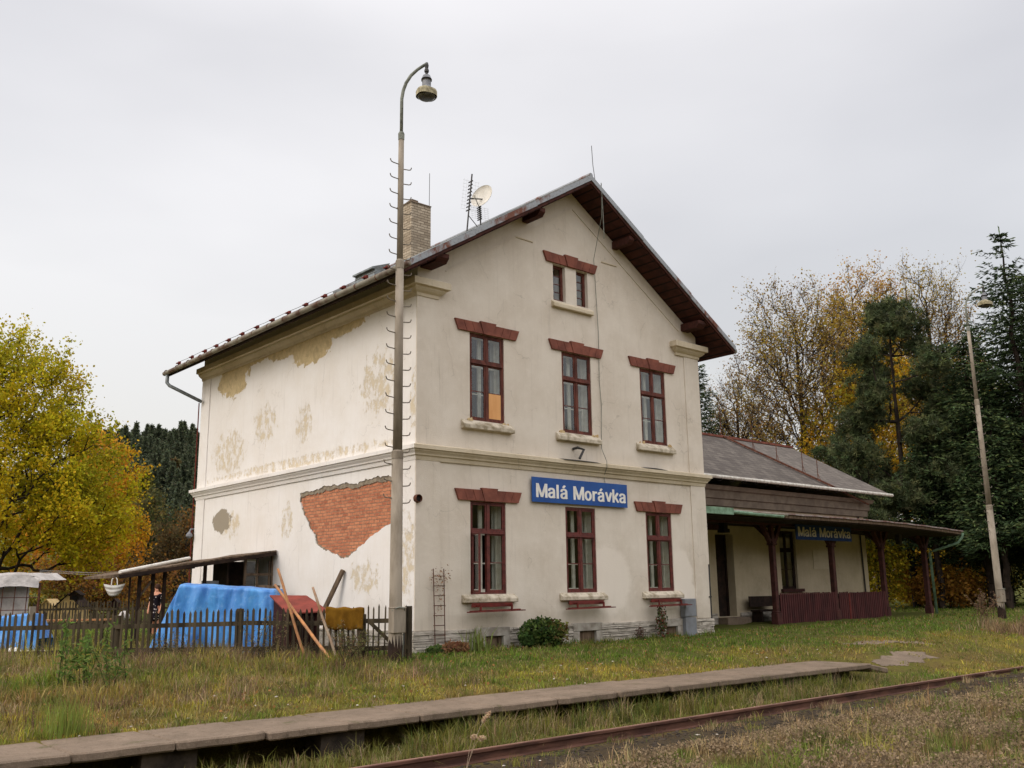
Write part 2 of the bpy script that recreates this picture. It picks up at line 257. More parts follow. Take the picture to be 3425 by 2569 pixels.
# ------------------------------------------------------------------ mesh building
LOC = {}
class MB:
    def __init__(s): s.v = []; s.f = []
    def add(s, vs, fs):
        b = len(s.v); s.v += [tuple(map(float, p)) for p in vs]; s.f += [tuple(b+i for i in f) for f in fs]; return s
    def box(s, x0, x1, y0, y1, z0, z1, jit=0):
        P = [(x0, y0, z0), (x1, y0, z0), (x1, y1, z0), (x0, y1, z0), (x0, y0, z1), (x1, y0, z1), (x1, y1, z1), (x0, y1, z1)]
        if jit: P = [tuple(c+random.uniform(-jit, jit) for c in p) for p in P]
        return s.add(P, [(0, 3, 2, 1), (4, 5, 6, 7), (0, 1, 5, 4), (1, 2, 6, 5), (2, 3, 7, 6), (3, 0, 4, 7)])
    def beam(s, a, b, w, h, up=(0, 0, 1)):
        a, b = Vector(a), Vector(b); d = (b-a).normalized(); u = Vector(up); sd = d.cross(u)
        if sd.length < 1e-3: sd = d.cross(Vector((1, 0, 0)))
        sd.normalize(); u = sd.cross(d).normalized(); P = []
        for p in (a, b):
            for i, j in ((-1, -1), (1, -1), (1, 1), (-1, 1)): P.append(p+sd*i*w/2+u*j*h/2)
        return s.add(P, [(0, 1, 2, 3), (7, 6, 5, 4), (0, 4, 5, 1), (1, 5, 6, 2), (2, 6, 7, 3), (3, 7, 4, 0)])
    def tube(s, pts, rad, n=8, caps=True):
        pts = [Vector(p) for p in pts]; k = len(pts)
        if not hasattr(rad, '__len__'): rad = [rad]*k
        prev = None; vs = []
        for i, p in enumerate(pts):
            d = (pts[min(i+1, k-1)]-pts[max(i-1, 0)]).normalized()
            if prev is None: u = d.orthogonal().normalized()
            else: u = (prev-d*prev.dot(d)).normalized()
            prev = u; w = d.cross(u)
            for j in range(n):
                a = 2*math.pi*j/n; vs.append(p+(u*math.cos(a)+w*math.sin(a))*rad[i])
        fs = [(i*n+j, i*n+(j+1) % n, (i+1)*n+(j+1) % n, (i+1)*n+j) for i in range(k-1) for j in range(n)]
        if caps: fs += [tuple(range(n))[::-1], tuple((k-1)*n+j for j in range(n))]
        return s.add(vs, fs)
    def lathe(s, c, prof, n=16, sx=1, sy=1, rot=0):
        vs = []; fs = []; c = Vector(c)
        for r, z in prof:
            for j in range(n):
                a = 2*math.pi*j/n+rot; vs.append((c.x+r*sx*math.cos(a), c.y+r*sy*math.sin(a), c.z+z))
        m = len(prof)
        for i in range(m-1):
            for j in range(n): fs.append((i*n+j, i*n+(j+1) % n, (i+1)*n+(j+1) % n, (i+1)*n+j))
        fs += [tuple(range(n))[::-1], tuple((m-1)*n+j for j in range(n))]
        return s.add(vs, fs)
    def prism(s, poly, d, fn):
        """poly: 2D outline, fn(u,v,w) -> 3D, extruded w from d[0] to d[1]"""
        n = len(poly); vs = [fn(u, v, d[0]) for u, v in poly]+[fn(u, v, d[1]) for u, v in poly]
        return s.add(vs, [tuple(range(n)), tuple(range(2*n-1, n-1, -1))]+[(i, i+n, (i+1) % n+n, (i+1) % n) for i in range(n)])
    def holed(s, outer, holes, d, fn):
        loops = [outer]+list(holes); flat = [p for l in loops for p in l]; n = len(flat)
        tr = tessellate_polygon([[Vector((u, v, 0)) for u, v in l] for l in loops])
        vs = [fn(u, v, d[0]) for u, v in flat]+[fn(u, v, d[1]) for u, v in flat]; fs = []
        for t in tr: fs.append(tuple(t)); fs.append(tuple(i+n for i in reversed(t)))
        b = 0
        for l in loops:
            k = len(l)
            for i in range(k): j = (i+1) % k; fs.append((b+i, b+j, b+j+n, b+i+n))
            b += k
        return s.add(vs, fs)
    def build(s, name, m, parent=None, org=None, smooth=False, bevel=0):
        me = bpy.data.meshes.new(name); o = bpy.data.objects.new(name, me); SC.collection.objects.link(o)
        if parent is not None: L = LOC[parent.name]; o.parent = parent; LOC[o.name] = L
        else: L = tuple(org) if org else (0, 0, 0); o.location = L; LOC[o.name] = L
        me.from_pydata([(a-L[0], b-L[1], c-L[2]) for a, b, c in s.v], [], s.f)
        bm = bmesh.new(); bm.from_mesh(me); bmesh.ops.recalc_face_normals(bm, faces=bm.faces); bm.to_mesh(me); bm.free()
        me.materials.append(m)
        if any(L): keepworld(me, L)
        if smooth: me.polygons.foreach_set('use_smooth', [True]*len(me.polygons))
        if bevel:
            b = o.modifiers.new('bevel', 'BEVEL'); b.width = bevel; b.segments = 1; b.limit_method = 'ANGLE'
        return o
def keepworld(me, L): pass
def tag(o, label=None, cat=None, group=None, kind=None):
    if label: o['label'] = label
    if cat: o['category'] = cat
    if group: o['group'] = group
    if kind: o['kind'] = kind
    return o
def thing(name, loc, label, cat, group=None):
    o = bpy.data.objects.new(name, None); SC.collection.objects.link(o); o.location = loc; LOC[o.name] = tuple(loc)
    o.empty_display_size = .1; return tag(o, label, cat, group)
def copy_tree(o, parent=None):
    c = o.copy(); SC.collection.objects.link(c)
    if parent is not None: c.parent = parent
    for ch in list(o.children): copy_tree(ch, c)
    return c
rs = np.random.RandomState(7); random.seed(5)
def np_mesh(name, V, F, m, parent=None, org=(0, 0, 0), tint=None, smooth=False):
    """V (n,3) already local; F (k,3|4) array"""
    me = bpy.data.meshes.new(name); V = np.asarray(V, np.float32); F = np.asarray(F, np.int32)
    k = F.shape[1]; me.vertices.add(len(V)); me.vertices.foreach_set('co', V.ravel()); me.loops.add(F.size); me.loops.foreach_set('vertex_index', F.ravel())
    me.polygons.add(len(F)); me.polygons.foreach_set('loop_start', np.arange(0, F.size, k, dtype=np.int32))
    if smooth: me.polygons.foreach_set('use_smooth', np.ones(len(F), bool))
    if tint is not None:
        a = me.attributes.new('tint', 'FLOAT_COLOR', 'POINT'); c = np.ones((len(V), 4), np.float32); c[:, :3] = tint; a.data.foreach_set('color', c.ravel())
    me.update(calc_edges=True); me.materials.append(m)
    o = bpy.data.objects.new(name, me); SC.collection.objects.link(o)
    if parent is not None: o.parent = parent; LOC[o.name] = LOC[parent.name]
    else: o.location = org; LOC[o.name] = tuple(org)
    return o
# value noise
_T = np.random.RandomState(3).rand(256, 256)
def vnoise(x, y, s=1.0):
    x = np.asarray(x, float)*s+100.3; y = np.asarray(y, float)*s+57.7; xi = np.floor(x).astype(int); yi = np.floor(y).astype(int); fx = x-xi; fy = y-yi
    fx = fx*fx*(3-2*fx); fy = fy*fy*(3-2*fy); g = lambda a, b: _T[a % 256, b % 256]
    return (g(xi, yi)*(1-fx)+g(xi+1, yi)*fx)*(1-fy)+(g(xi, yi+1)*(1-fx)+g(xi+1, yi+1)*fx)*fy
def fbm(x, y, s=1.0): return (vnoise(x, y, s)+.5*vnoise(x, y, s*2.1)+.25*vnoise(x, y, s*4.3))/1.75
# ================================================================== STATION BUILDING
BW, BD = 9.975, 11.46
RZ = lambda x: 11.85-.63*abs(x-4.99)      # top of the roof covering
st = thing('station_building', (0, 0, 0), 'two-storey cream plastered railway station house with steep gable and dark red window frames', 'building')
XZ = lambda u, v, w: (u, w, v)
YZ = lambda u, v, w: (w, u, v)
def rect(x0, x1, z0, z1): return [(x0, z0), (x1, z0), (x1, z1), (x0, z1)]
WX = [1.496, 4.471, 7.435]; WWD = 1.05
LZ, UZ = (1.19, 3.25), (5.10, 7.18)
holes = [rect(x, x+WWD, *z) for x in WX for z in (LZ, UZ)]+[rect(4.24, 4.68, 8.50, 9.47), rect(5.08, 5.50, 8.50, 9.47)]
holes += [rect(x0, x1, .0, .28) for x0, x1 in ((1.85, 2.38), (4.78, 5.36), (7.98, 8.46))]
MB().holed([(.002, -.3), (BW-.002, -.3), (BW-.002, 8.45), (4.99, 11.59), (.002, 8.45)], holes, (0, .42), XZ).build('wall', M['front'], st)
brk = [(5.07, 3.73), (4.93, 3.75), (4.79, 3.79), (4.5, 3.75), (4.3, 3.79), (4.1, 3.77), (3.97, 3.8), (3.88, 3.86), (3.6, 3.8), (3.4, 3.84), (3.12, 3.79), (2.95, 3.83), (2.8, 3.81), (2.55, 3.75), (2.35, 3.74), (2.2, 3.8), (1.99, 3.82), (1.75, 3.81), (1.51, 3.84), (1.3, 3.81), (1.08, 3.82), (.9, 3.76), (.75, 3.74), (.72, 3.5), (.7, 3.24), (.8, 3.0), (.86, 2.85), (.98, 2.72), (1.2, 2.68), (1.45, 2.57), (1.76, 2.49), (2.0, 2.36), (2.23, 2.28), (2.43, 2.18), (2.55, 2.16), (2.69, 2.08), (2.85, 2.05), (2.97, 2.04), (3.15, 2.13), (3.36, 2.17), (3.6, 2.25), (3.79, 2.28), (3.95, 2.33), (4.18, 2.45), (4.22, 2.58), (4.27, 2.67), (4.42, 2.75), (4.54, 2.86), (4.6, 3.0), (4.72, 3.09), (4.85, 3.2), (4.95, 3.34), (4.98, 3.44), (5.06, 3.55)]
def rag(poly, n=3, a=.022):
    o = []; k = len(poly)
    for i in range(k):
        p, q = poly[i], poly[(i+1) % k]
        for j in range(n): t = j/n; o.append((p[0]*(1-t)+q[0]*t+random.uniform(-a, a), p[1]*(1-t)+q[1]*t+random.uniform(-a, a)))
    return o
ragged = rag(brk)
side = MB().holed([(.002, -.3), (BD-.002, -.3), (BD-.002, 8.45), (.002, 8.45)], [ragged], (0, .05), YZ)
side.build('side_wall', M['side'], st)
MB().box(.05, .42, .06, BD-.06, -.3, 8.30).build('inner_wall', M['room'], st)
rim = [(p[0]*1, p[1]) for p in rag(brk, 3, .03)]
cxy = (2.9, 3.0)
inner = [(cxy[0]+(p[0]-cxy[0])*.985, cxy[1]+(p[1]-cxy[1])*(.87 if p[1] > 3.4 else .97)) for p in rim]
outer = [(cxy[0]+(p[0]-cxy[0])*1.06, cxy[1]+(p[1]-cxy[1])*1.08) for p in brk]
MB().prism(outer, (.036, .049), YZ).build('exposed_brick', M['brick'], st)
ob = tag(MB().holed(outer, [inner], (.018, .035), YZ).build('mortar_rim', M['mortar'], st))
MB().box(BW-.42, BW, .42, BD-.42, -.3, 8.35).build('far_side_wall', M['front'], st)
MB().prism([(0.003, -.3), (BW-.003, -.3), (BW-.003, 8.45), (4.99, 11.59), (.003, 8.45)], (BD-.42, BD), XZ).build('rear_wall', M['front'], st)
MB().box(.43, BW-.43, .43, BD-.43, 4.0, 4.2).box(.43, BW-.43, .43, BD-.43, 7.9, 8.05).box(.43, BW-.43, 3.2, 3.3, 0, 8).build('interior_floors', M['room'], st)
# corner strips
for n_, b in (('corner_strip', (0, .63, -.028, .0)), ('corner_strip', (9.36, BW, -.028, .0))):
    for z0, z1 in ((.46, 4.12), (4.40, 7.80)): MB().box(b[0]-(0.026 if b[0] == 0 else 0), b[1]+(.026 if b[0] > 1 else 0), -.028, .004, z0, z1).build(n_, M['front'], st)
for y0, y1 in ((0, .60), (10.87, BD)):
    for z0, z1 in ((.46, 4.12), (4.40, 7.80)): MB().box(-.026, .003, y0 if y0 else .002, y1, z0, z1).build('corner_strip', M['side'], st)
def sweep(prof, path):
    """profile (out, z) swept along a mitred path; path entries are functions of the offset"""
    m = MB(); k = len(prof); vs = []
    for fn in path:
        for o, z in prof: x, y = fn(o); vs.append((x, y, z))
    fs = [(i*k+j, i*k+(j+1) % k, (i+1)*k+(j+1) % k, (i+1)*k+j) for i in range(len(path)-1) for j in range(k)]
    return m.add(vs, fs+[tuple(range(k)), tuple((len(path)-1)*k+j for j in range(k))])
belt = [(-.02, 4.06), (.035, 4.06), (.05, 4.12), (.055, 4.15), (.09, 4.165), (.10, 4.20), (.145, 4.25), (.155, 4.285), (.19, 4.29), (.19, 4.375), (.03, 4.42), (-.02, 4.42)]
bpath = [lambda o: (BW+o, BD+o), lambda o: (BW+o, -o)]
n_ = 26
bfront = [lambda o, t=t: (BW+o-t*(BW+2*o), -o-(.012*math.sin(t*7)+.004*math.sin(t*31))*(1 if 0 < t < 1 else 0)) for t in [i/n_ for i in range(n_+1)]]
sweep(belt, [lambda o: (BW+o, BD+o)]+bfront).build('belt_cornice', M['trim'], st)
sweep([(a, b+.002) for a, b in belt], [lambda o: (-o, -o+.003), lambda o: (-o, BD+o), lambda o: (BW, BD+o)]).build('belt_cornice', M['side'], st)
# tin capping on the belt: a thin bent dark sheet
for xa, xb, tt in ((4.3, 5.6, .006), (7.3, 8.2, .016)):
    m_ = MB(); n_ = 14; V_ = []
    for i in range(n_+1):
        xx = xa+(xb-xa)*i/n_; q = math.sin(math.pi*i/n_)
        V_ += [(xx, -.198-.012*q, 4.378), (xx, -.03, 4.424), (xx, -.03, 4.427+tt*q), (xx, -.198-.012*q, 4.381+tt*q*1.6)]
    F_ = []
    for i in range(n_): b = 4*i; F_ += [(b, b+4, b+5, b+1), (b+1, b+5, b+6, b+2), (b+2, b+6, b+7, b+3), (b+3, b+7, b+4, b)]
    m_.add(V_, F_+[(0, 1, 2, 3), (4*n_, 4*n_+1, 4*n_+2, 4*n_+3)]).build('belt_flashing', M['darkmetal'], st)
eave = [(-.02, 7.77), (.05, 7.77), (.06, 7.84), (.12, 7.88), (.17, 7.93), (.18, 7.97), (.25, 7.98), (.25, 8.13), (.22, 8.15), (-.02, 8.17)]
sweep(eave, [lambda o: (-o, BD), lambda o: (-o, -o), lambda o: (.52+o, -o), lambda o: (.52+o, .0)]).build('eave_cornice', M['trim'], st)
sweep(eave, [lambda o: (9.03-o, .0), lambda o: (9.03-o, -o), lambda o: (BW+o, -o), lambda o: (BW+o, BD)]).build('eave_cornice', M['trim'], st)
# shallow raking band on the gable
for s_ in (-1, 1):
    a = Vector((4.99, -.012, 11.16)); b = Vector((4.99+s_*4.2, -.012, 11.16-4.2*.63)); MB().beam(a, b, .025, .03).build('gable_moulding', M['front'], st)
for x, z in ((3.25, 9.87), (6.35, 9.9)): MB().box(x-.3, x+.3, -.025, .0, z, z+.03).build('gable_moulding', M['trim'], st)
# damaged spots where plaster broke off the wall near the sills
def stones(mb, x0, x1, fn, z0=-.25, z1=.455, pr=.09):
    z = z0
    while z < z1-.02:
        h = min(random.uniform(.035, .10), z1-z); x = x0+random.uniform(-.2, 0)
        while x < x1:
            w = random.uniform(.16, .65); a, b = max(x, x0), min(x+w, x1)
            if b-a > .03:
                p = pr*random.uniform(.55, 1.0)
                P = [fn(u+random.uniform(-.006, .006), q, v+random.uniform(-.008, .008)) for u, q, v in ((a+.003, 0, z), (b-.003, 0, z), (b-.003, p, z), (a+.003, p, z), (a+.003, 0, z+h-.006), (b-.003, 0, z+h-.006), (b-.003, p*.9, z+h-.010), (a+.003, p*.9, z+h-.010))]
                mb.add(P, [(0, 3, 2, 1), (4, 5, 6, 7), (0, 1, 5, 4), (1, 2, 6, 5), (2, 3, 7, 6), (3, 0, 4, 7)])
            x += w
        z += h
    return mb
ff = lambda u, q, v: (u, -q, v)
for a, b in ((-.08, 1.60), (2.56, 4.57), (5.56, 7.60), (8.72, BW+.06)): stones(MB(), a, b, ff).build('plinth', M['stone'], st)
stones(MB(), -.02, BD, lambda u, q, v: (-q*.8, u, v)).build('plinth', M['stone'], st)
for c0, c1, o0, o1 in ((1.60, 2.56, 1.85, 2.38), (4.57, 5.56, 4.78, 5.36), (7.60, 8.72, 7.98, 8.46)):
    sr = MB().box(c0, c1, -.085, .01, .28, .47, .006).box(c0, o0, -.08, .01, -.3, .278, .005).box(o1, c1, -.08, .01, -.3, .278, .005).box(o0, o1, -.07, .01, -.3, -.01, .004).build('cellar_window', M['greystone'], st, bevel=.008)
    MB().box(o0, o1, .0, .03, -.01, .28).box(o0+.04, o0+.1, -.02, .0, .0, .28).box(o1-.12, o1-.06, -.02, .0, .0, .28).build('shutter', M['oldwood'], sr)

def window(par, name, x0, x1, z0, z1, y=.02, m='winred', style='tall', open_sash=False, board=False, cur=1, flat=False):
    fw = .05; mid = (x0+x1)/2; h = z1-z0; tz = z1-h*.335
    f = MB().box(x0, x0+fw, y, y+.09, z0, z1).box(x1-fw, x1, y, y+.09, z0, z1).box(x0+fw, x1-fw, y, y+.09, z0, z0+fw*.9).box(x0+fw, x1-fw, y, y+.09, z1-fw, z1)
    sashes = []
    if style == 'tall':
        f.box(x0+fw, x1-fw, y-.006, y+.085, tz-.035, tz+.035); f.box(x0+fw-.002, x1-fw+.002, y-.03, y-.006, tz-.04, tz-.018)
        f.box(mid-.032, mid+.032, y-.002, y+.08, z0+fw*.9, tz-.035).box(mid-.032, mid+.032, y-.002, y+.08, tz+.035, z1-fw)
        zb = z0+fw*.9
        sashes = [(x0+fw, mid-.032, zb, tz-.035, 1), (mid+.032, x1-fw, zb, tz-.035, 1), (x0+fw, mid-.032, tz+.035, z1-fw, 0), (mid+.032, x1-fw, tz+.035, z1-fw, 0)]
    else: sashes = [(x0+fw, x1-fw, z0+fw*.9, z1-fw, 3)]
    w = f.build(name, M[m], par, bevel=.004)
    for k, (a, b, c, d, bars) in enumerate(sashes):
        t = .038 if style == 'tall' else .02; yy = y+.012
        S = MB().box(a, a+t, yy, yy+.045, c, d).box(b-t, b, yy, yy+.045, c, d).box(a+t, b-t, yy, yy+.045, c, c+t*1.2).box(a+t, b-t, yy, yy+.045, d-t, d)
        for q in range(bars): zz = c+(d-c)*(q+1)/(bars+1); S.box(a+t, b-t, yy+.008, yy+.035, zz-.011, zz+.011)
        G = MB()
        if board and k == 1: zz = (c+d)/2; G.box(a+t, b-t, yy+.018, yy+.024, zz+.011, d-t); MB().box(a+t+.002, b-t-.002, yy+.002, yy+.012, c+t*1.2, zz-.011).build('plywood_board', M['ply'], w)
        elif style != 'tall' and open_sash: zz = c+(d-c)*3/4; G.box(a+t, b-t, yy+.018, yy+.024, c+t, zz)
        else: G.box(a+t, b-t, yy+.018, yy+.024, c+t*1.2, d-t)
        if open_sash and k == 0 and style == 'tall':
            ang = R(107); hx, hy = a, yy
            for mbx in (S, G): mbx.v = [(hx+(px-hx)*math.cos(ang)+(py-hy)*math.sin(ang), hy-(px-hx)*math.sin(ang)+(py-hy)*math.cos(ang), pz) for px, py, pz in mbx.v]
        S.build('sash', M[m], w, bevel=.003); G.build('pane', M['glass'], w)
    if style == 'tall' and cur:
        yi = y+.27; q = MB(); a, b = x0+.03, x1-.03
        q.box(x0+.001, x0+.028, y+.091, yi+.06, z0, z1).box(x1-.028, x1-.001, y+.091, yi+.06, z0, z1).box(x0+.03, x1-.03, y+.091, yi+.06, z1-.03, z1-.001)
        q.box(a, a+.05, yi, yi+.04, z0, z1).box(b-.05, b, yi, yi+.04, z0, z1).box(mid-.05, mid+.05, yi, yi+.04, z0, z1).box(a, b, yi-.002, yi+.038, z0, z0+.11).box(a, b, yi-.002, yi+.038, tz-.05, tz+.05).box(a, b, yi-.002, yi+.038, z1-.05, z1)
        zz = (z0+tz)/2; q.box(a, b, yi+.004, yi+.034, zz-.012, zz+.012); q.box(x0+.03, x1-.03, y+.092, yi, z0+.001, z0+.04)
        q.build('inner_frame', M['winwhite'], w)
        for (ca, cb) in (((x1-.12, x1+.25),) if cur == 1 else ((x0+.1, x0+.42), (x1-.22, x1+.2))):
            C = MB(); N = 28; vs = []; fs = []
            for i in range(N+1):
                xx = ca+(cb-ca)*i/N; yy = yi+.09+.018*math.sin(i*1.5)+.01*math.sin(i*.7+ca*9)
                vs += [(xx, yy, z0+.02), (xx, yy, z1)]
            for i in range(N): fs.append((2*i, 2*i+2, 2*i+3, 2*i+1))
            C.add(vs, fs).build('curtain', M['curtain'], w, smooth=True)
    return w
def sill(par, x0, x1, z0, z1, zt, pro=.13, m='sill'):
    m_ = MB(); P = []; n = 7
    P0 = [(-pro, z0), (-pro, z1), (-.0, zt), (.03, zt), (.03, z0)]
    m_.prism(P0, (x0, x1), lambda u, v, w: (w, u, v)); return m_.build('sill', M[m], par, bevel=.012)
def lintel(par, c, z, y=0, w=.99, m='lintel', h=.25):
    for s_ in (-1, 1):
        for k in range(3):
            t0, t1 = .245+(w-.245)/3*k, .245+(w-.245)/3*(k+1); b0, b1 = .15+(w-.105-.15)/3*k, .15+(w-.105-.15)/3*(k+1)
            g = .005; MB().prism([(c+s_*(b0+g), z), (c+s_*(b1-g), z), (c+s_*(t1-g), z+h), (c+s_*(t0+g), z+h)], (y-.05-random.uniform(0, .008), y+.002), XZ).build('lintel_stone', M[m], par)
    MB().prism([(c-.147, z-.006), (c+.147, z-.006), (c+.243, z+h+.045), (c-.243, z+h+.045)], (y-.072, y+.002), XZ).build('keystone', M[m], par)
M['broken'] = mat('broken_render', OCH, lin(170, 140, 96), 12)
for i, x in enumerate(WX):
    w = window(st, 'window', x, x+WWD, *LZ, m='winred', open_sash=(i == 0)); c = x+WWD/2
    if i == 0: w['label'] = 'ground-floor window with its lower left sash swung open'
    sill(w, c-.785, c+.775, 1.01, 1.10, 1.188)
    if i != 1: lintel(st, c, 3.255)
    r = MB().box(c-.62, c+.56, -.17, -.145, .91, 1.0, .004).box(c-.5, c-.46, -.30, .0, .925, .96).box(c+.40, c+.44, -.30, .0, .925, .96)
    r.box(c-.5, c-.46, -.31, -.28, .85, .96).box(c+.40, c+.44, -.31, -.28, .85, .96)
    r.beam((c-.86, -.34, .815), (c+.74, -.34, .83), .12, .022).beam((c-.72, -.24, .835), (c+.70, -.24, .85), .08, .02)
    r.build('planter_rack', M['rack'], st)
    w = window(st, 'window', x, x+WWD, *UZ, m='winbrown', board=(i == 0), cur=1+(i > 0))
    if i == 0: w['label'] = 'upper window with one pane replaced by an orange plywood board'
    sill(w, c-.79, c+.745, 4.88, 4.98, 5.098); lintel(st, c, 7.185)
    for sx_ in (c-.56, c+.56):
        m_ = MB()      # broken render at the sill ends
        for k in range(5): q = random.uniform(.03, .08); px = sx_+random.uniform(-.1, .1); m_.prism([(px, 5.0), (px+q, 5.02), (px+q*.6, 5.06+q*1.3), (px-q*.4, 5.05+q)], (-.016-.003*k, .002), XZ)
        m_.build('broken_render', M['broken'], st)
for k, (a, b) in enumerate(((4.24, 4.68), (5.08, 5.50))):
    window(st, 'window', a, b, 8.50, 9.47, y=.10, m='winbrown', style='attic', open_sash=(k == 0))
sill(st, 4.16, 5.62, 8.30, 8.40, 8.48, .11, 'trim'); lintel(st, 4.87, 9.49)

# ---------------- roof
x0, x1 = 4.99-5.86, 4.99+5.86; y0, y1 = -.72, BD+.7
for s_ in (-1, 1):
    xe = x0 if s_ < 0 else x1
    P = [(4.99, RZ(4.99)), (xe, RZ(xe)), (xe, RZ(xe)-.05), (4.99, RZ(4.99)-.05)]
    MB().prism(P, (y0-.02, y1), XZ).build('roof', M['slate'], st)
    P = [(4.99, RZ(4.99)-.051), (xe-s_*.03, RZ(xe)-.04), (xe-s_*.03, RZ(xe)-.22), (4.99, RZ(4.99)-.24)]
    MB().prism(P, (y0+.03, y1-.03), XZ).build('soffit', M['soffit'], st)
    # verge: brown board and grey flashing over it, in lapped lengths
    n = 6
    for k in range(n):
        a, b = 4.99+(xe-4.99)*k/n, 4.99+(xe-4.99)*(k+1)/n; e = .006*(k % 2)
        P = [(a, RZ(a)+.012+e), (b+s_*.02, RZ(b)+.012+e), (b+s_*.02, RZ(b)-.135+e), (a, RZ(a)-.135+e)]
        MB().prism(P, (y0-.045-e, y0-.022), XZ).build('verge_flashing', M['flash'], st)
    P = [(4.99, RZ(4.99)-.06), (xe, RZ(xe)-.06), (xe, RZ(xe)-.20), (4.99, RZ(4.99)-.21)]
    MB().prism(P, (y0-.018, y0+.028), XZ).build('bargeboard', M['brownwood'], st)
    # fascia at the eave
    MB().box(min(xe, xe-s_*.03), max(xe, xe-s_*.03), y0+.03, y1-.03, RZ(xe)-.21, RZ(xe)-.055).build('fascia', M['darkwood'], st)
    # purlin ends
    for px in ((3.30, .30) if s_ < 0 else (6.60, 9.55)):
        zt = RZ(px)-.25; MB().prism([(.0, zt), (-.66, zt), (-.66, zt-.10), (-.56, zt-.2), (0, zt-.2)], (px-.09-(0.14 if abs(px-4.99) > 4 else 0), px+.09), YZ.__call__ if 0 else (lambda u, v, w: (w, u, v))).build('purlin', M['brownwood'], st)
    # gutter with brackets
    gx = xe+s_*.07; gz = RZ(xe)-.10
    g = MB().tube([(gx, y0-.28 if s_ < 0 else y0, gz), (gx, y1+.1, gz-.02)], .07, 12); g.build('gutter', M['gutter'], st, smooth=True)
    rings = MB()
    for k in range(16): yy = y0+.05+k*.85; rings.tube([(gx, yy, gz), (gx, yy+.03, gz)], .076, 12)
    rings.build('gutter_bracket', M['rust'], st)
MB().tube([(4.99, y0-.03, RZ(4.99)+.01), (4.99, y1, RZ(4.99)+.01)], .07, 8).build('ridge_cap', M['flash'], st)
sg = [11.54, 10.56, 9.63, 8.84, 8.03, 7.17, 6.29, 5.42, 4.55, 3.66, 2.75, 1.89, .93, .05]
for yy in sg:
    MB().box(-.80, -.74, yy-.05, yy+.05, RZ(-.77)-.02, RZ(-.77)+.10, .004).box(-.86, -.79, yy-.055, yy+.055, RZ(-.82)+.06, RZ(-.82)+.085).build('snow_guard', M['redtab'], st)
MB().tube([(-.77, yy+(.45 if k % 2 else 0), RZ(-.77)+(.10 if not k % 2 else .085)) for k, yy in enumerate(sg)], .006, 4).build('lightning_wire', M['darkmetal'], st)
m_ = MB(); m_.prism([(-.55, 8.42), (-.15, 8.67), (-.12, 8.80), (-.60, 8.62), (-.60, 8.58), (-.52, 8.58)], (.95, 1.8), XZ); m_.v = [(a, b, c-.03) for a, b, c in m_.v]; m_.build('roof_hatch', M['zinc'], st)
# grey roof panel by the chimney
MB().prism([(.2, RZ(.2)+.004), (3.6, RZ(3.6)+.004), (3.6, RZ(3.6)+.03), (.2, RZ(.2)+.03)], (-.1, 4.3), XZ).build('tin_sheet', M['zinc'], st)
# chimney
cm = MB().box(2.72, 3.40, 4.15, 4.85, 10.0, 12.12).build('chimney', M['chim'], st)
MB().box(2.70, 3.42, 4.13, 4.87, 12.12, 12.16, .01).box(2.78, 3.0, 4.2, 4.5, 12.18, 12.24, .02).build('chimney_top', M['concrete'], cm)
MB().tube([(3.38, 4.2, 12.1), (3.39, 4.2, 13.2)], .008, 4).build('lightning_rod', M['darkmetal'], cm)
# downpipe at the far eave
MB().tube([(-.92, 12.05, 7.98), (-.92, 12.05, 7.72), (-.86, 11.98, 7.62), (-.10, 11.30, 7.10), (-.08, 11.25, 6.9), (-.08, 11.25, 0)][:4], .055, 10).build('downpipe', M['zinc'], st, smooth=True)
MB().tube([(-.06, 11.56, 7.1), (-.06, 11.56, .1)], .018, 6).build('cable_conduit', M['redtab'], st)
MB().tube([(5.25, -.55, 12.85), (5.28, -.55, 12.3), (5.30, -.60, 11.8)], .009, 5).build('lightning_rod', M['darkmetal'], st)
MB().tube([(5.36, -.76, 11.72), (5.50, -.6, 10.9), (5.72, -.05, 9.9), (5.83, -.03, 7.8), (5.80, -.03, 6.6), (5.85, -.03, 5.9), (5.79, -.04, 4.8), (5.79, -.21, 4.44), (5.79, -.21, 4.3), (5.86, -.03, 4.1), (5.9, -.03, 3.8), (5.72, -.03, 3.5)], .0085, 5).build('lightning_wire', M['polearm'], st)
MB().tube([(5.36, -.75, 11.75), (5.38, -.76, 10.9), (5.40, -.75, 10.2)], .011, 5).build('loose_cable', M['polearm'], st)
MB().tube([(4.78, -.02, 4.70), (4.80, -.16, 4.72), (4.98, -.2, 4.68), (4.8, -.22, 4.44)], .035, 8).build('vent_pipe', M['darkmetal'], st)
m_ = MB()
for k in range(20):
    a0, a1 = 2*math.pi*k/20, 2*math.pi*(k+1)/20
    for (r0, yy0, r1, yy1) in ((.085, -.10, .075, -.10), (.075, -.10, .07, .01), (.085, -.10, .09, .0)):
        m_.add([(.02+r0*math.cos(a0), yy0, 3.22+r0*math.sin(a0)), (.02+r0*math.cos(a1), yy0, 3.22+r0*math.sin(a1)), (.02+r1*math.cos(a1), yy1, 3.22+r1*math.sin(a1)), (.02+r1*math.cos(a0), yy1, 3.22+r1*math.sin(a0))], [(0, 1, 2, 3)])
vp = m_.build('stove_vent', M['rust'], st)
MB().lathe((0, 0, 0), [(.073, 0), (.073, .01)], 20).build('flue_hole', M['dark'], vp).data.transform(Matrix.Translation((.02, -.045, 3.22)) @ Matrix.Rotation(R(90), 4, 'X'))
c_ = MB().box(8.64, 9.12, -.20, -.03, .51, .98).build('meter_cabinet', M['cabinet'], st, bevel=.008); MB().box(8.66, 9.10, -.206, -.20, .53, .96).build('door', M['cabinet'], c_, bevel=.003)
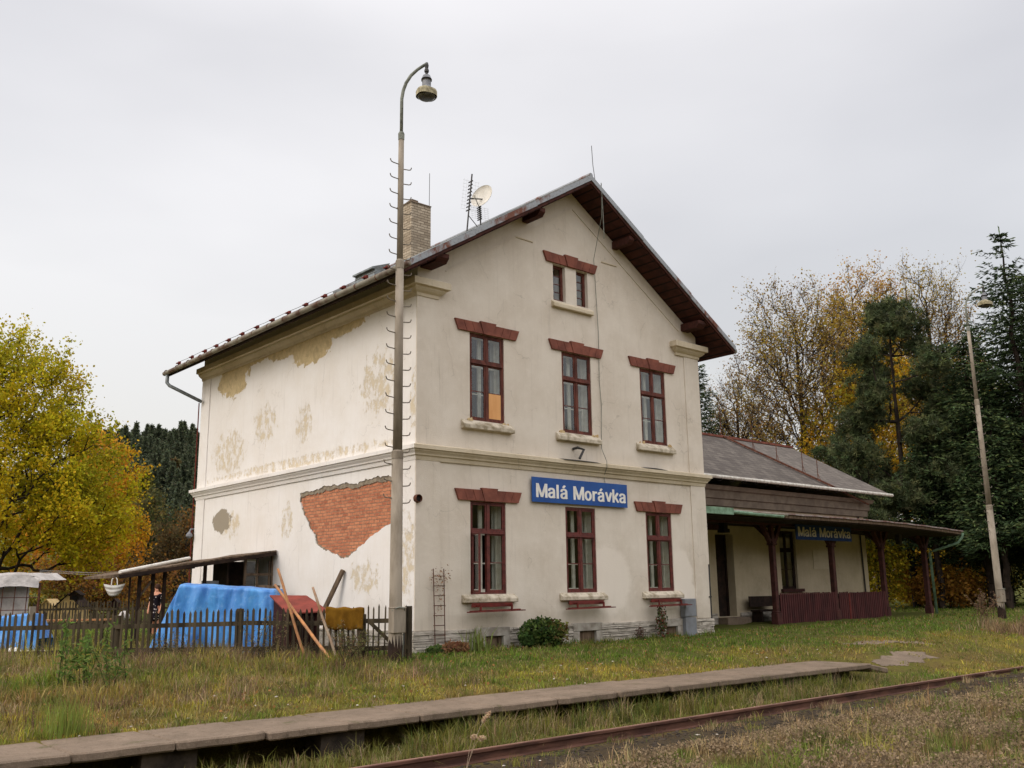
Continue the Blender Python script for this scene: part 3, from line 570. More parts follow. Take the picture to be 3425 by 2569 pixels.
MB().box(8.66, 9.11, -.19, -.03, -.2, .495).build('meter_pedestal', M['cabinet'], st, bevel=.008)
MB().box(9.955, 9.99, -.05, -.02, -.1, 1.9).box(9.9, 10.0, -.06, -.02, 1.0, 1.03).build('lightning_down_strip', M['darkmetal'], st)
# wall lamp on the far corner of the left wall
MB().tube([(-.02, 11.5, 3.2), (-.12, 11.5, 3.2), (-.16, 11.5, 3.1)], .03, 6).lathe((-.16, 11.5, 2.98), [(.03, .14), (.09, .06), (.10, 0), (.05, -.05)], 10).build('wall_lamp', M['lampgrey'], st)
# dark stains/holes
def sign(x0, x1, z0, z1, y, label, mb_='blue', ml='white'):
    t = thing('station_sign', ((x0+x1)/2, y, z0), label, 'sign')
    MB().box(x0, x1, y, y+.03, z0, z1).build('sign_board', M[mb_], t, bevel=.004)
    w, h = x1-x0, z1-z0
    lettering(t, x0+.035*w, x1-.025*w, z0+.19*h, z0+.19*h+.56*h, y-.003, ml)
    return t
GLY = {'M': (.80, [[(.085, 0), (.085, 1)], [(.685, 0), (.685, 1)], [(.10, .985), (.385, .04)], [(.67, .985), (.385, .04)]]),
 'a': (.575, [[(.075, .50), (.10, .62), (.17, .672), (.27, .68), (.36, .655), (.405, .58), (.41, .46), (.41, .13), (.425, .05), (.45, .0)], [(.41, .43), (.30, .40), (.17, .37), (.09, .30), (.075, .20), (.10, .10), (.18, .05), (.28, .065), (.36, .13), (.41, .22)]]),
 'l': (.27, [[(.085, 0), (.085, 1)]]), '\u00b4': (0, [[(.20, .80), (.33, .99)]]),
 'o': (.575, [[(.26+.185*math.cos(k*math.pi/9), .365+.305*math.sin(k*math.pi/9)) for k in range(19)]]),
 'r': (.385, [[(.085, 0), (.085, .74)], [(.085, .42), (.11, .54), (.17, .63), (.25, .66), (.35, .66)]]),
 'v': (.53, [[(.055, .745), (.25, .04)], [(.455, .745), (.25, .04)]]), 'k': (.53, [[(.085, 0), (.085, 1)], [(.09, .24), (.43, .74)], [(.21, .43), (.45, 0)]]), ' ': (.34, [])}
def lettering(t, x0, x1, z0, z1, y, ml):
    seq = 'Mal\u00b4a Mor\u00b4avka'; tot = sum(GLY[c][0] for c in seq)-.10; h = z1-z0; sx_ = (x1-x0)/tot; cx_ = 0; wgl = .155
    for ch in seq:
        adv, st_ = GLY[ch]; mb = MB()
        for q, pts in enumerate(st_):
            P = [Vector((cx_+u, v)) for u, v in pts]; L_, R_ = [], []; closed = (P[0]-P[-1]).length < .01
            for i in range(len(P)):
                a = P[i-1] if i else (P[-2] if closed else P[0]); b = P[i+1] if i < len(P)-1 else (P[1] if closed else P[-1])
                d = (b-a).normalized(); n = Vector((-d.y, d.x)); ww = wgl*(.86+.14*abs(d.y))/2; L_.append(P[i]+n*ww); R_.append(P[i]-n*ww)
            e = y-.0012*q-.002; vs = []
            for p in L_+R_: px, pz = x0+p.x*sx_, z0+min(max(p.y, -.01), 1.01)*h; vs.append((px, e, pz))
            n = len(P); vs += [(a_, y+.0025, c_) for a_, _, c_ in vs]; fs = []
            for i in range(n-1): fs += [(i, i+1, n+i+1, n+i), (2*n+i, 2*n+i+1, i+1, i), (3*n+i, 3*n+i+1, n+i+1, n+i)]
            fs += [(0, n, 3*n, 2*n), (n-1, 2*n-1, 4*n-1, 3*n-1)]
            mb.add(vs, fs)
        if st_: mb.build('letter', M[ml], t)
        cx_ += adv
sign(3.307, 6.647, 3.311, 3.907, -.09, 'bright blue station name sign with white lettering on the gable wall')

# ================================================================== WING
wg = thing('station_wing', (10, 3.3, 0), 'low single-storey wing with grey slate roof and shaded cream wall right of the tall house', 'building')
WY, WE = 3.3, 24.7
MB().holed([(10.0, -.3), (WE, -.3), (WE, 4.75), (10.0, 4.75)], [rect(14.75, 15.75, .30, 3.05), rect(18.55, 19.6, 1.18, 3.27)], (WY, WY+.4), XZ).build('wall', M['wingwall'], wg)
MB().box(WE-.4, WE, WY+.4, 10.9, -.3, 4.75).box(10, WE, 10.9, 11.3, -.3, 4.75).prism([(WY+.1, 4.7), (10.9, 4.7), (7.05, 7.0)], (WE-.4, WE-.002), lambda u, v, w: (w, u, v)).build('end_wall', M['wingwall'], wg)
d = MB().box(14.75, 15.75, WY+.36, WY+.42, .30, 3.05).build('door', M['darkwood'], wg)
MB().box(14.74, 14.82, WY+.30, WY+.35, .3, 3.05).box(15.68, 15.76, WY+.30, WY+.35, .3, 3.05).box(14.8, 15.7, WY+.3, WY+.35, 2.2, 2.28).build('door_frame', M['darkwood'], d)
MB().box(14.6, 15.9, WY-.45, WY, -.2, .28).build('doorstep', M['concrete'], wg)
MB().box(13.3, 15.35, WY-.05, WY, 3.17, 3.42).build('door_lintel', M['postred'], wg)
window(wg, 'window', 18.55, 19.6, 1.18, 3.27, y=WY+.1, m='darkwood', cur=0)
MB().box(18.45, 19.85, WY-.1, WY+.1, 1.07, 1.18).build('window_ledge', M['postred'], wg)
for a, b in ((10.0, 14.6), (15.9, WE)): stones(MB(), a, b, lambda u, q, v: (u, WY-q, v), z1=.42).build('plinth', M['stone'], wg)
MB().box(20.7, 21.9, WY-.02, WY, 1.9, 2.6).build('notice_board', M['trim'], wg)
MB().box(21.9, 22.4, WY-.02, WY+.002, 1.55, 2.95).build('pale_patch', M['wingwall'], wg)
MB().tube([(24.2, WY-.05, 4.3), (24.3, WY-.05, .1)], .03, 6).build('cable_conduit', M['darkmetal'], wg)
# cornice below the eave
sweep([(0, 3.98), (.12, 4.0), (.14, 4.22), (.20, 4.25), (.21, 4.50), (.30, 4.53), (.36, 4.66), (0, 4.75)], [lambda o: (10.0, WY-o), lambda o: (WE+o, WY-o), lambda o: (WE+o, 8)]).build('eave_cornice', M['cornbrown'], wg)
ey, ez, ry, rz = 2.55, 4.90, 7.05, 7.38
def wroof(a, b, m, dz=0):
    for sgn in (0, 1):
        yy = (ey, ry) if not sgn else (2*ry-ey, ry)
        MB().prism([(yy[0], ez+dz), (yy[1], rz+dz), (yy[1], rz-.12), (yy[0], ez-.08)], (a, b), lambda u, v, w: (w, u, v)).build('roof', M[m], wg)
wroof(9.98, 20.9, 'slate'); wroof(20.902, 25.72, 'slate2')
MB().box(9.98, 25.74, ry-.09, ry+.09, rz-.02, rz+.07).build('ridge_cap', M['lintel'], wg)
MB().tube([(10.0, ey-.04, ez-.02), (25.75, ey-.04, ez-.03)], .06, 8).build('gutter', M['whiteedge'], wg)
m_ = MB()
for k in range(22): xx = 10.9+k*.66; m_.tube([(xx, ey-.03, ez-.02), (xx, ey-.10, ez-.11), (xx+.02, ey-.02, ez-.16), (xx+.03, ey+.1, ez-.12)], .014, 4)
m_.build('gutter_bracket', M['darkmetal'], wg)
a, b = Vector((20.62, 7.05, 7.46)), Vector((21.25, 2.55, 4.98))
MB().beam(a, b, .13, .07).beam(b, (24.5, 2.92, 4.47), .05, .05).build('roof_flashing', M['rust'], wg)
for t_, hh in ((.30, 1.0), (.52, .95), (.75, 1.0), (.88, .8)):
    p = a.lerp(b, t_); r = MB().tube([p, p+Vector((0, 0, hh))], .016, 5).tube([p+Vector((0, 0, hh*.32)), p+Vector((-.2, -.25, -.12))], .010, 4); r.build('lightning_rod', M['rust'], wg)
p = Vector((20.55, 7.05, 7.45)); MB().tube([p, p+Vector((0, 0, 1.3))], .016, 5).build('lightning_rod', M['rust'], wg)
MB().box(17.9, 18.75, 6.8, 7.4, 7.0, 8.1).build('chimney', M['chim'], wg)

# ================================================================== CANOPY
def gz0(x): return .0+.004*max(0, x-5)
cn = thing('platform_canopy', (19, 1.8, 0), 'flat veranda canopy on dark red braced posts along the low wing', 'canopy')
ns = 34; top = []; CY0, CY1 = .35, WY+.0
def cz(x):   # the roof sags towards its far end
    t = max(0, (x-18.5)/8.2); return 3.535-.17*t*t
XE = 27.05
XS = [10.02+(XE-10.02)*i/ns for i in range(ns+1)]
vs = []; fs = []
for i, x in enumerate(XS):
    z = cz(x)+.008*math.sin(i*2.1); vs += [(x, CY0, z), (x, CY1 if x < WE+.2 else 4.2, z+.34), (x, CY1 if x < WE+.2 else 4.2, z+.28), (x, CY0, z-.045)]
for i in range(ns): b = 4*i; fs += [(b, b+4, b+5, b+1), (b+1, b+5, b+6, b+2), (b+2, b+6, b+7, b+3), (b+3, b+7, b+4, b)]
fs += [(0, 1, 2, 3), (4*ns, 4*ns+1, 4*ns+2, 4*ns+3)]
MB().add(vs, fs).build('canopy_roof', mat('weathered_tin_red', lin(150, 140, 136), lin(116, 84, 76), 2.5, rough=.6, spec=.3, bump=.2, stretch=(2, 1, 1)), cn)
m_ = MB()
for i in range(ns): a, b = XS[i], XS[i+1]; m_.prism([(a, cz(a)-.05), (b, cz(b)-.05), (b, cz(b)-.15), (a, cz(a)-.15)], (CY0+.05, CY0+.09), XZ)
m_.build('fascia', M['oldwood'], cn)
m_ = MB()
for i in range(ns): a, b = XS[i], XS[i+1]; m_.prism([(a, cz(a)-.16), (b, cz(b)-.16), (b, cz(b)-.19), (a, cz(a)-.19)], (CY0+.1, 4.0 if a > WE else WY-.01), XZ)
m_.build('canopy_ceiling', M['darkwood'], cn)
MB().box(11.3, 26.8, 1.72, 1.88, 3.28, 3.42).build('beam', M['postred'], cn)
MB().tube([(x, CY0-.05, cz(x)-.07) for x in XS[:8]+[XS[9]]], .055, 8).build('gutter', M['gutter'], cn, smooth=True)
MB().box(10.0, 11.65, CY0-.12, CY0-.0, 3.36, 3.56).tube([(11.6, CY0-.06, 3.45), (14.3, CY0-.05, 3.42)], .06, 8).build('gutter', M['green'], cn)
MB().tube([(26.95, CY0, cz(26.95)-.1), (26.95, .38, 3.10), (26.9, .55, 2.88), (26.82, 1.45, 2.62), (26.78, 1.68, 2.55), (26.85, 1.68, .08)], .055, 8).build('downpipe', M['green'], cn, smooth=True)
PX = [15.83, 19.5, 23.05, 26.5]
for i, x in enumerate(PX):
    p = MB().box(x-.09, x+.09, 1.71, 1.89, .45, 2.62).box(x-.13, x+.13, 1.67, 1.93, -.1, .42).box(x-.11, x+.11, 1.69, 1.91, .42, .47).box(x-.13, x+.13, 1.67, 1.93, 2.62, 2.69).box(x-.11, x+.11, 1.69, 1.91, 2.69, 2.76).box(x-.08, x+.08, 1.72, 1.88, 2.76, 3.28).build('post', M['postred'], cn, bevel=.015)
    for s_ in (-1, 1):
        q = MB(); pts = [(x+s_*.08, 2.70), (x+s_*.20, 2.84), (x+s_*.34, 3.05), (x+s_*.48, 3.28)]
        for u, v in zip(pts[:-1], pts[1:]): q.beam((u[0], 1.8, u[1]), (v[0]+s_*.01, 1.8, v[1]+.01), .13, .13, (0, 1, 0))
        q.build('brace', M['postred'], cn)
    MB().beam((x, 1.85, 2.80), (x, 2.5, 3.40), .1, .1).build('brace', M['postred'], cn)
MB().box(13.4, 13.6, 1.9, 2.1, 3.1, 3.4).box(13.36, 13.64, 1.86, 2.14, 2.98, 3.1).build('hanging_lamp', M['dark'], cn)
MB().box(25.0, 25.18, 2.0, 2.18, 2.85, 3.4).build('hanging_lamp', M['darkmetal'], cn)
sign(16.97, 20.58, 2.83, 3.412, 1.57, 'shaded blue station name sign hanging below the veranda canopy', 'blueshade', 'whiteshade')
br = thing('slat_barrier', (19, 1.75, 0), 'low oxide-red barrier of vertical slats between the canopy posts', 'fence')
for x0_, x1_ in ((15.95, 19.4), (19.62, 20.25), (20.34, 22.94)):
    m_ = MB(); x = x0_
    while x < x1_-.05: h = 1.05+random.uniform(-.012, .012)-.02*(x > 20.3); m_.box(x, x+.086, 1.69, 1.712, .04, h); x += .13
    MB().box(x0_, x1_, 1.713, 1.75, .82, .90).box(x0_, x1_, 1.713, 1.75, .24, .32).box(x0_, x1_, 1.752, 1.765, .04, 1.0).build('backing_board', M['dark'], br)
    o = m_.build('slat_panel', M['barrier'], br)
MB().box(20.25, 20.33, 1.68, 1.76, .0, 1.0).build('gate_post', M['rack'], br)
bn = thing('bench', (16.7, 2.75, 0), 'dark wooden bench against the wall under the canopy', 'bench')
MB().box(16.1, 17.5, 2.6, 3.0, .44, .50).build('seat', M['darkwood'], bn); MB().box(16.1, 17.5, 3.02, 3.06, .6, .95).build('backrest', M['darkwood'], bn)
for x in (16.2, 17.35): MB().box(x, x+.08, 2.62, 3.02, .05, .44).build('leg', M['darkwood'], bn)
# ================================================================== TERRAIN
def sstep(v, a, b): t = np.clip((v-a)/(b-a), 0, 1); return t*t*(3-2*t)
def gz(x, y, detail=True):
    x = np.asarray(x, float); y = np.asarray(y, float)
    lawn = -.31*np.clip((-.9-y)/4.2, 0, 1)+.006*np.clip(x-5, 0, 30)*sstep(y, -6.5, -3)
    k = sstep(x, 7.0, 9.0)
    dropA = sstep(-y, 5.26, 5.40)*.42; dropB = sstep(-y, 4.6, 7.0)*.36
    z = lawn-(dropA*(1-k)+dropB*k)
    z = z+sstep(-y, 8.5, 10.3)*.30+sstep(-y, 11, 18)*.05
    if detail:
        lum = (fbm(x, y, .9)-.5)*.10+(fbm(x+40, y, 3.)-.5)*.04
        z = z+lum*(1-sstep(-y, 4.6, 5.0)*(1-sstep(-y, 9.0, 10)))*sstep(np.abs(y+.6), -.2, .5)
    # distant land
    d = (x-CAM[0])*math.sin(YAW)+(y-CAM[1])*math.cos(YAW); l = (x-CAM[0])*math.cos(YAW)-(y-CAM[1])*math.sin(YAW)
    z = z+sstep(d, 130, 300)*np.where(l < -40, 1, np.clip(1-(l+40)/90, .30, 1))*38
    return z
def axis(a, b, st, lo, hi, extra=()):
    c = list(np.arange(a, b, st)); s_ = st; v = a
    while v > lo: s_ *= 1.25; v -= s_; c.append(v)
    s_ = st; v = b
    while v < hi: s_ *= 1.25; v += s_; c.append(v)
    return np.array(sorted(c+list(extra)))
gx = axis(-13, 26, .22, -900, 900); gy = axis(-15, 8, .22, -300, 900, (-5.26, -5.30, -5.34, -5.38, -5.42))
X, Y = np.meshgrid(gx, gy); Z = gz(X, Y); nx_, ny_ = len(gx), len(gy)
ii = (np.arange(ny_-1)[:, None]*nx_+np.arange(nx_-1)[None, :]).ravel()
F = np.stack([ii, ii+1, ii+1+nx_, ii+nx_], 1)
def lawn_tint(x, y):
    """albedo of the sward by place"""
    G = np.array([.118, .190, .022]); Yl = np.array([.345, .29, .048]); Br = np.array([.23, .15, .065]); Dk = np.array([.055, .048, .03]); Tan = np.array([.33, .245, .115])
    n1 = fbm(x+11, y, .55); n2 = fbm(x, y+31, 1.7)
    gr = np.clip(sstep(y, -3.8, -1.6)*1.15*sstep(x, -3.5, -.5)+(n1-.52)*2.2+.28+.5*sstep(x, 9, 13)*sstep(y, -4, -1.5), 0, 1)
    br = np.clip((n2-.50)*3.2+.12+.35*sstep(-x, .5, 4), 0, 1)
    c = Yl[None]*(1-gr[:, None])+G[None]*gr[:, None]; c = c*(1-br[:, None]*(1-gr*.7)[:, None]*.8)+Br[None]*(br*(1-gr*.7)*.8)[:, None]
    south = sstep(-y, 8.4, 9.2)[:, None]; c = c*(1-south)+(Tan[None]*(.75+.4*n1[:, None])*(1-(np.clip((n2-.52)*4, 0, .8))[:, None])+G[None]*1.2*np.clip((n2-.52)*4, 0, .8)[:, None])*south
    return c
T = lawn_tint(X.ravel(), Y.ravel())*.62
bal = (sstep(-Y.ravel(), 7.45, 7.6)*(1-sstep(-Y.ravel(), 8.5, 9.1)))[:, None]; T = T*(1-bal)+np.array([.04, .035, .03])*bal
s = NT('ground_soil'); a_ = s.n('ShaderNodeAttribute', attribute_name='tint'); c_ = s.mix(s.mapr(s.noise(14, 6, .7), .3, .7), a_.outputs[0], lin(84, 70, 48)); s.bump(s.noise(26, 6, .7), 1, .04); M['ground'] = s.fin(c_, .95, .05)
o = np_mesh('ground', np.stack([X.ravel(), Y.ravel(), Z.ravel()], 1), F, M['ground'], tint=T, smooth=True); o['kind'] = 'structure'

# platform edge: concrete slabs on blocks
pf = bpy.data.objects.new('platform', None); SC.collection.objects.link(pf); pf['kind'] = 'structure'; LOC['platform'] = (0, 0, 0)
x = -14.0; k = 0
while x < 6.9:
    L_ = 1.08 if x < -5 else 1.25; L_ = min(L_, 6.95-x); y_ = -6.12-.012*(x+9)+random.uniform(-.012, .012)*0; zt = -.295+random.uniform(-.006, .006)
    m_ = MB(); e = [random.uniform(-.02, .02) for _ in range(9)]; N_ = 8
    front = [(x+.006+(L_-.012)*i/N_, y_-.012*(x > 2)+random.uniform(-.03, .012)+(.05 if i in (0, N_) and random.random() < .35 else 0)) for i in range(N_+1)]
    poly = front+[(x+L_-.012, -4.93), (x+.012, -4.93)]
    m_.prism(poly, (zt-.10, zt), lambda u, v, w: (u, v, w)); m_.build('concrete_slab', M['concrete'], pf, bevel=.018)
    if k % 2 == 0 or x > 3: m_ = MB().box(x-.3, x+.32, y_+.16, y_+.5, -.95, zt-.118, .015).build('support_block', M['slabside'], pf)
    x += L_; k += 1
MB().box(-14, 6.9, -5.25, -5.20, -.9, -.41).build('gap_shade_wall', M['dark'], pf)  # wall coloured black to stand for the shade in the gaps under the slabs
m_ = MB(); m_.prism([(6.96, -.31), (7.75, -.44), (7.75, -.55), (6.96, -.42)], (-6.25, -5.15), XZ); m_.build('end_ramp', M['concrete'], pf, bevel=.02)
# the worn concrete path beyond the ramp
def sheet(name, poly, m, dz=.02, n=16):
    xs = [p[0] for p in poly]; ys = [p[1] for p in poly]; mb = MB(); V = []; P = []
    X0, X1, Y0, Y1 = min(xs), max(xs), min(ys), max(ys)
    def inside(px, py):
        c = False; j = len(poly)-1
        for i in range(len(poly)):
            if (poly[i][1] > py) != (poly[j][1] > py) and px < (poly[j][0]-poly[i][0])*(py-poly[i][1])/(poly[j][1]-poly[i][1])+poly[i][0]: c = not c
            j = i
        return c
    sx_, sy_ = (X1-X0)/n/3, (Y1-Y0)/n
    for i in range(n*3):
        for j in range(n):
            a, b = X0+i*sx_, Y0+j*sy_
            if inside(a+sx_/2, b+sy_/2): q = [(a, b), (a+sx_, b), (a+sx_, b+sy_), (a, b+sy_)]; mb.add([(u, v, float(gz(u, v))+dz) for u, v in q], [(0, 1, 2, 3)])
    o = mb.build(name, m); o['kind'] = 'structure'; return o
sheet('path', [(8.6, -5.7), (8.7, -5.35), (9.2, -5.3), (9.6, -5.1), (10.0, -5.2), (10.4, -4.9), (11.0, -5.0), (11.6, -5.2), (11.2, -5.4), (11.3, -5.7), (10.6, -5.6), (10.2, -5.85), (9.7, -5.7), (9.3, -5.9)], M['concrete'], .008, 24)
sheet('path', [(10.5, -3.6), (11.8, -3.5), (13.5, -4.2), (13.2, -4.7), (11.5, -4.1)], M['concrete'], .008)
o = MB().box(10.0, 27.6, 1.2, WY, -.3, .03).box(24.75, 27.6, WY, 4.3, -.3, .028).build('canopy_floor', M['concrete']); o['kind'] = 'structure'
o = MB().box(10.0, 15.5, .55, 1.2, -.3, -.02).build('canopy_step', M['concrete'], bevel=.02); o['kind'] = 'structure'

# rails, sleepers, ballast
RAILP = [(-.065, 0), (.065, 0), (.065, .012), (.012, .03), (.009, .105), (.036, .115), (.036, .145), (.028, .152), (-.028, .152), (-.036, .145), (-.036, .115), (-.009, .105), (-.012, .03), (-.065, .012)]
for nm, y_, dz_, lab in (('rail', -7.42, 0, 'rusty rail nearer the concrete platform edge'), ('rail', -8.93, -.09, 'overgrown rail hidden in the dry weeds')):
    t = thing(nm, (0, y_, -.73), lab, 'rail')
    MB().prism([(u, v) for u, v in RAILP], (-40, 90), lambda u, v, w: (w, y_+u, -.735+v+dz_)).build('rail_body', M['rail'], t)
    MB().box(-40, 90, y_-.026, y_+.026, -.5835+dz_, -.581+dz_).build('rail_head', M['railtop'], t)
slp = None
for k in range(34):
    x = -8+k*.66
    if slp is None: slp = MB().box(-.12, .12, -1.25, 1.25, -.09, .035, .01).build('sleeper', M['sleeper'], None, org=(0, 0, 0), bevel=.01); tag(slp, 'dark tarred sleeper half buried between the rails', 'sleeper', 'sleepers under the track'); o = slp
    else: o = slp.copy(); SC.collection.objects.link(o)
    o.location = (x+random.uniform(-.03, .03), -8.17, -.785+random.uniform(-.01, .012)); o.rotation_euler = (0, random.uniform(-.02, .02), random.uniform(-.03, .03))
# ballast stones (one mass)
def blobs(n, xr, yr, sr, name, m, kind='stuff', flat=.6, zo=0):
    ico = np.array([(0, 0, 1), (.89, 0, .45), (.28, .85, .45), (-.72, .53, .45), (-.72, -.53, .45), (.28, -.85, .45), (.72, .53, -.45), (-.28, .85, -.45), (-.89, 0, -.45), (-.28, -.85, -.45), (.72, -.53, -.45), (0, 0, -1)])
    fi = np.array([(0,1,2),(0,2,3),(0,3,4),(0,4,5),(0,5,1),(1,6,2),(2,7,3),(3,8,4),(4,9,5),(5,10,1),(6,7,2),(7,8,3),(8,9,4),(9,10,5),(10,6,1),(6,11,7),(7,11,8),(8,11,9),(9,11,10),(10,11,6)])
    px = rs.uniform(*xr, n); py = rs.uniform(*yr, n); s_ = rs.uniform(sr[0], sr[1], n)**1.0
    V = ico[None]*(s_[:, None, None])*rs.uniform(.6, 1.3, (n, 12, 1)); V[:, :, 2] *= flat
    an = rs.rand(n)*6.28; c, s2 = np.cos(an)[:, None], np.sin(an)[:, None]; vx = V[:, :, 0]*1.3; vy = V[:, :, 1]
    V = np.stack([vx*c-vy*s2+px[:, None], vx*s2+vy*c+py[:, None], V[:, :, 2]+(gz(px, py)+zo)[:, None]], 2)
    o = np_mesh(name, V.reshape(-1, 3), (fi[None]+np.arange(n)[:, None, None]*12).reshape(-1, 3), m); o['kind'] = kind; return o
blobs(3600, (-9, 14), (-8.9, -7.5), (.008, .035), 'ballast_gravel', M['stoneblk'])
blobs(26, (-6, 12), (-8.7, -7.6), (.015, .035), 'pale_gravel', M['paleston'], zo=.0, flat=.35)
blobs(70, (-9, 9), (-5, -3.0), (.008, .022), 'litter_stones', M['paleston'], zo=.02)

# ================================================================== GRASS
def footprint_ok(x, y):
    ok = ~((x > -.09) & (x < BW+.05) & (y > -.09) & (y < BD))
    ok &= ~((x > 10) & (x < 27.6) & (y > .55) & (y < 11.3))
    yf = -6.12-.012*(x+9)
    edge = -4.96-.22*np.clip(fbm(x*1.0, y*0, 1.3)*2-1, -.3, 1)-.13*sstep(x, -2, 5)
    ok &= ~((x < 6.95) & (y < edge) & (y > yf+.01))
    ok &= ~((x > 6.9) & (x < 7.8) & (y < -5.15) & (y > -6.2) & (fbm(x, y, 4) < .68))
    ok &= ~((x > 8.5) & (x < 12) & (y < -4.95) & (y > -6.15) & (fbm(x, y, 2.2) < .60))
    ok &= ~(np.abs(y+7.42) < .05)
    return ok
def blades(name, x, y, h, w, col, lean=.45, z=None, segs=1, kind='stuff'):
    n = len(x); z = gz(x, y)-.01 if z is None else z; a = rs.rand(n)*2*np.pi; la = rs.rand(n)*2*np.pi; ln = np.abs(rs.normal(0, lean, n))*h
    dx, dy = np.cos(a)*w/2, np.sin(a)*w/2; lx, ly = np.cos(la)*ln, np.sin(la)*ln
    v0 = np.stack([x-dx, y-dy, z], 1); v1 = np.stack([x+dx, y+dy, z], 1)
    m0 = np.stack([x-dx*.7+lx*.3, y-dy*.7+ly*.3, z+h*.6], 1); m1 = np.stack([x+dx*.7+lx*.3, y+dy*.7+ly*.3, z+h*.6], 1)
    t = np.stack([x+lx, y+ly, z+h*np.clip(1-.25*(ln/np.maximum(h, 1e-3))**2, .45, 1)], 1)
    V = np.stack([v0, v1, m1, m0, t], 1).reshape(-1, 3); b = np.arange(n)[:, None]*5
    F = np.concatenate([b+np.array([[0, 1, 2]]), b+np.array([[0, 2, 3]]), b+np.array([[3, 2, 4]])], 0)
    o = np_mesh(name, V, F, M['grass'], tint=np.repeat(col, 5, 0)); 
    if kind: o['kind'] = kind
    return o
def frust(n, d0, d1, lat=.60):
    d = d0*(d1/d0)**rs.rand(n); l = rs.uniform(-lat, lat, n)*d
    return CAM[0]+d*math.sin(YAW)+l*math.cos(YAW), CAM[1]+d*math.cos(YAW)-l*math.sin(YAW), d
def jitter(c, a=.25): return np.clip(c*(1+rs.normal(0, a, (len(c), 1)))*(1+rs.normal(0, .07, c.shape)), .004, .8)
x, y, d = frust(500000, 6.5, 75, .70)
k = footprint_ok(x, y) & (y > -7.4) & (y < 40) & ~((x > 27.4) & (y > 6)); x, y, d = x[k], y[k], d[k]
strip = (y < -5.8) & (x < 8)
keep = ~strip | (fbm(x, y, 1.4) > .40); x, y, d, strip = x[keep], y[keep], d[keep], strip[keep]
T0 = rs.rand(len(x)); keep = fbm(x*2.2, y*2.2+9, 2.0)+.35*T0 > .36; x, y, d, strip = x[keep], y[keep], d[keep], strip[keep]; n1 = fbm(x+5, y+9, 1.3); n2 = fbm(x+50, y, 3.2)
h = .045+.05*n1+.10*np.clip(n2-.55, 0, 1)*2; leftw = sstep(-x, .8, 3.5)*sstep(y, -4.6, -1.0); h = h+leftw*(.04+.30*np.clip(n1-.45, 0, 1)*1.6)
h = np.where(strip, .06+.42*np.clip(fbm(x, y, 2.2)-.42, 0, 1)+.05*sstep(-y, 5.9, 6.3), h)*rs.uniform(.5, 1.35, len(x)); h = h*np.where(y > 0.8, np.where(x < 0, 1.3, 1), 1)
c = lawn_tint(x, y); c = np.where(strip[:, None], np.array([.17, .165, .045])*(.7+.6*n1[:, None]), c)
def cell(x, y, cs=.24):
    jx = (vnoise(x, y, 6)-.5)*.16; jy = (vnoise(x+77, y, 6)-.5)*.16; a = np.floor((x+jx)/cs).astype(int); b = np.floor((y+jy)/cs).astype(int); g = lambda k: _T[(a*7+b*13+k) % 256, (b*5-a*3+k*17) % 256]
    return g(1), g(2), g(3), g(4)
c1, c2, c3, c4 = cell(x, y); h = h*(.55+.95*c1**1.5); lawnk = np.where(strip, .3, 1.0)[:, None]
c = c*(1+(.55*(c2-.5))[:, None]); c = c*(1-.45*lawnk*(c3 > .80)[:, None])+np.array([.34, .26, .10])*.45*lawnk*(c3 > .80)[:, None]; c = c*(1-.6*lawnk*(c3 < .30)[:, None])+np.array([.080, .135, .022])*.6*lawnk*(c3 < .30)[:, None]
dead = rs.rand(len(x)) < .12; c[dead] = np.array([.30, .22, .12]); c = jitter(c)
blades('grass', x, y, h, .0055+.0006*d, c, lean=.8)
# taller tufts along the platform front and on the left bank
def tuftfield(n, xr, yr, hr, col, name, r=.08, per=26, lean=.5, wd=.009):
    X_ = []; Y_ = []; H_ = []; C_ = []
    for _ in range(n):
        cx_, cy_ = random.uniform(*xr), random.uniform(*yr); hh = random.uniform(*hr); m = int(per*random.uniform(.5, 1.4)); cc = np.array(col[random.randrange(len(col))])
        X_.append(rs.normal(cx_, r, m)); Y_.append(rs.normal(cy_, r*.7, m)); H_.append(hh*rs.uniform(.45, 1.1, m)); C_.append(np.tile(cc, (m, 1)))
    x, y, h, c = map(np.concatenate, (X_, Y_, H_, C_)); k = footprint_ok(x, y)
    return blades(name, x[k], y[k], h[k], np.full(k.sum(), wd), jitter(c[k], .22), lean=lean)
GR, YG, TN, BN = (.105, .135, .03), (.21, .20, .045), (.34, .25, .14), (.16, .10, .06)
tuftfield(150, (-9, 7.5), (-7.25, -6.25), (.12, .34), [GR, YG, YG, TN], 'grass_tufts_by_rail', lean=.55)
tuftfield(330, (-4.5, 7.2), (-6.50, -6.20), (.26, .46), [GR, GR, YG, YG, TN], 'grass_tufts_under_edge', lean=.6)
tuftfield(46, (-9, 8), (-5.15, -4.8), (.06, .15), [YG, YG, TN], 'grass_tufts_behind_slabs', lean=.7)
tuftfield(230, (-9.5, -1.2), (-4.2, 1.0), (.12, .34), [TN, YG, BN, BN, GR, (.26, .18, .08)], 'rank_grass_left_bank', r=.14, per=34, lean=.95)
tuftfield(120, (-7.5, -2.0), (-.6, 4.0), (.2, .5), [TN, BN, BN, (.24, .17, .08)], 'dry_grass_by_fence', r=.16, per=34, lean=.8)
tuftfield(60, (18, 26), (-5, -2.5), (.2, .5), [TN, (.26, .18, .10), BN], 'dry_grass_right', r=.2, per=34, lean=.6, wd=.02)
tuftfield(80, (-.3, 9.8), (-.4, -.12), (.06, .22), [GR, GR, YG], 'grass_by_plinth', lean=.6)
tuftfield(110, (-8, 12), (-8.7, -7.5), (.05, .2), [TN, BN, GR, YG], 'grass_in_track', lean=.7)
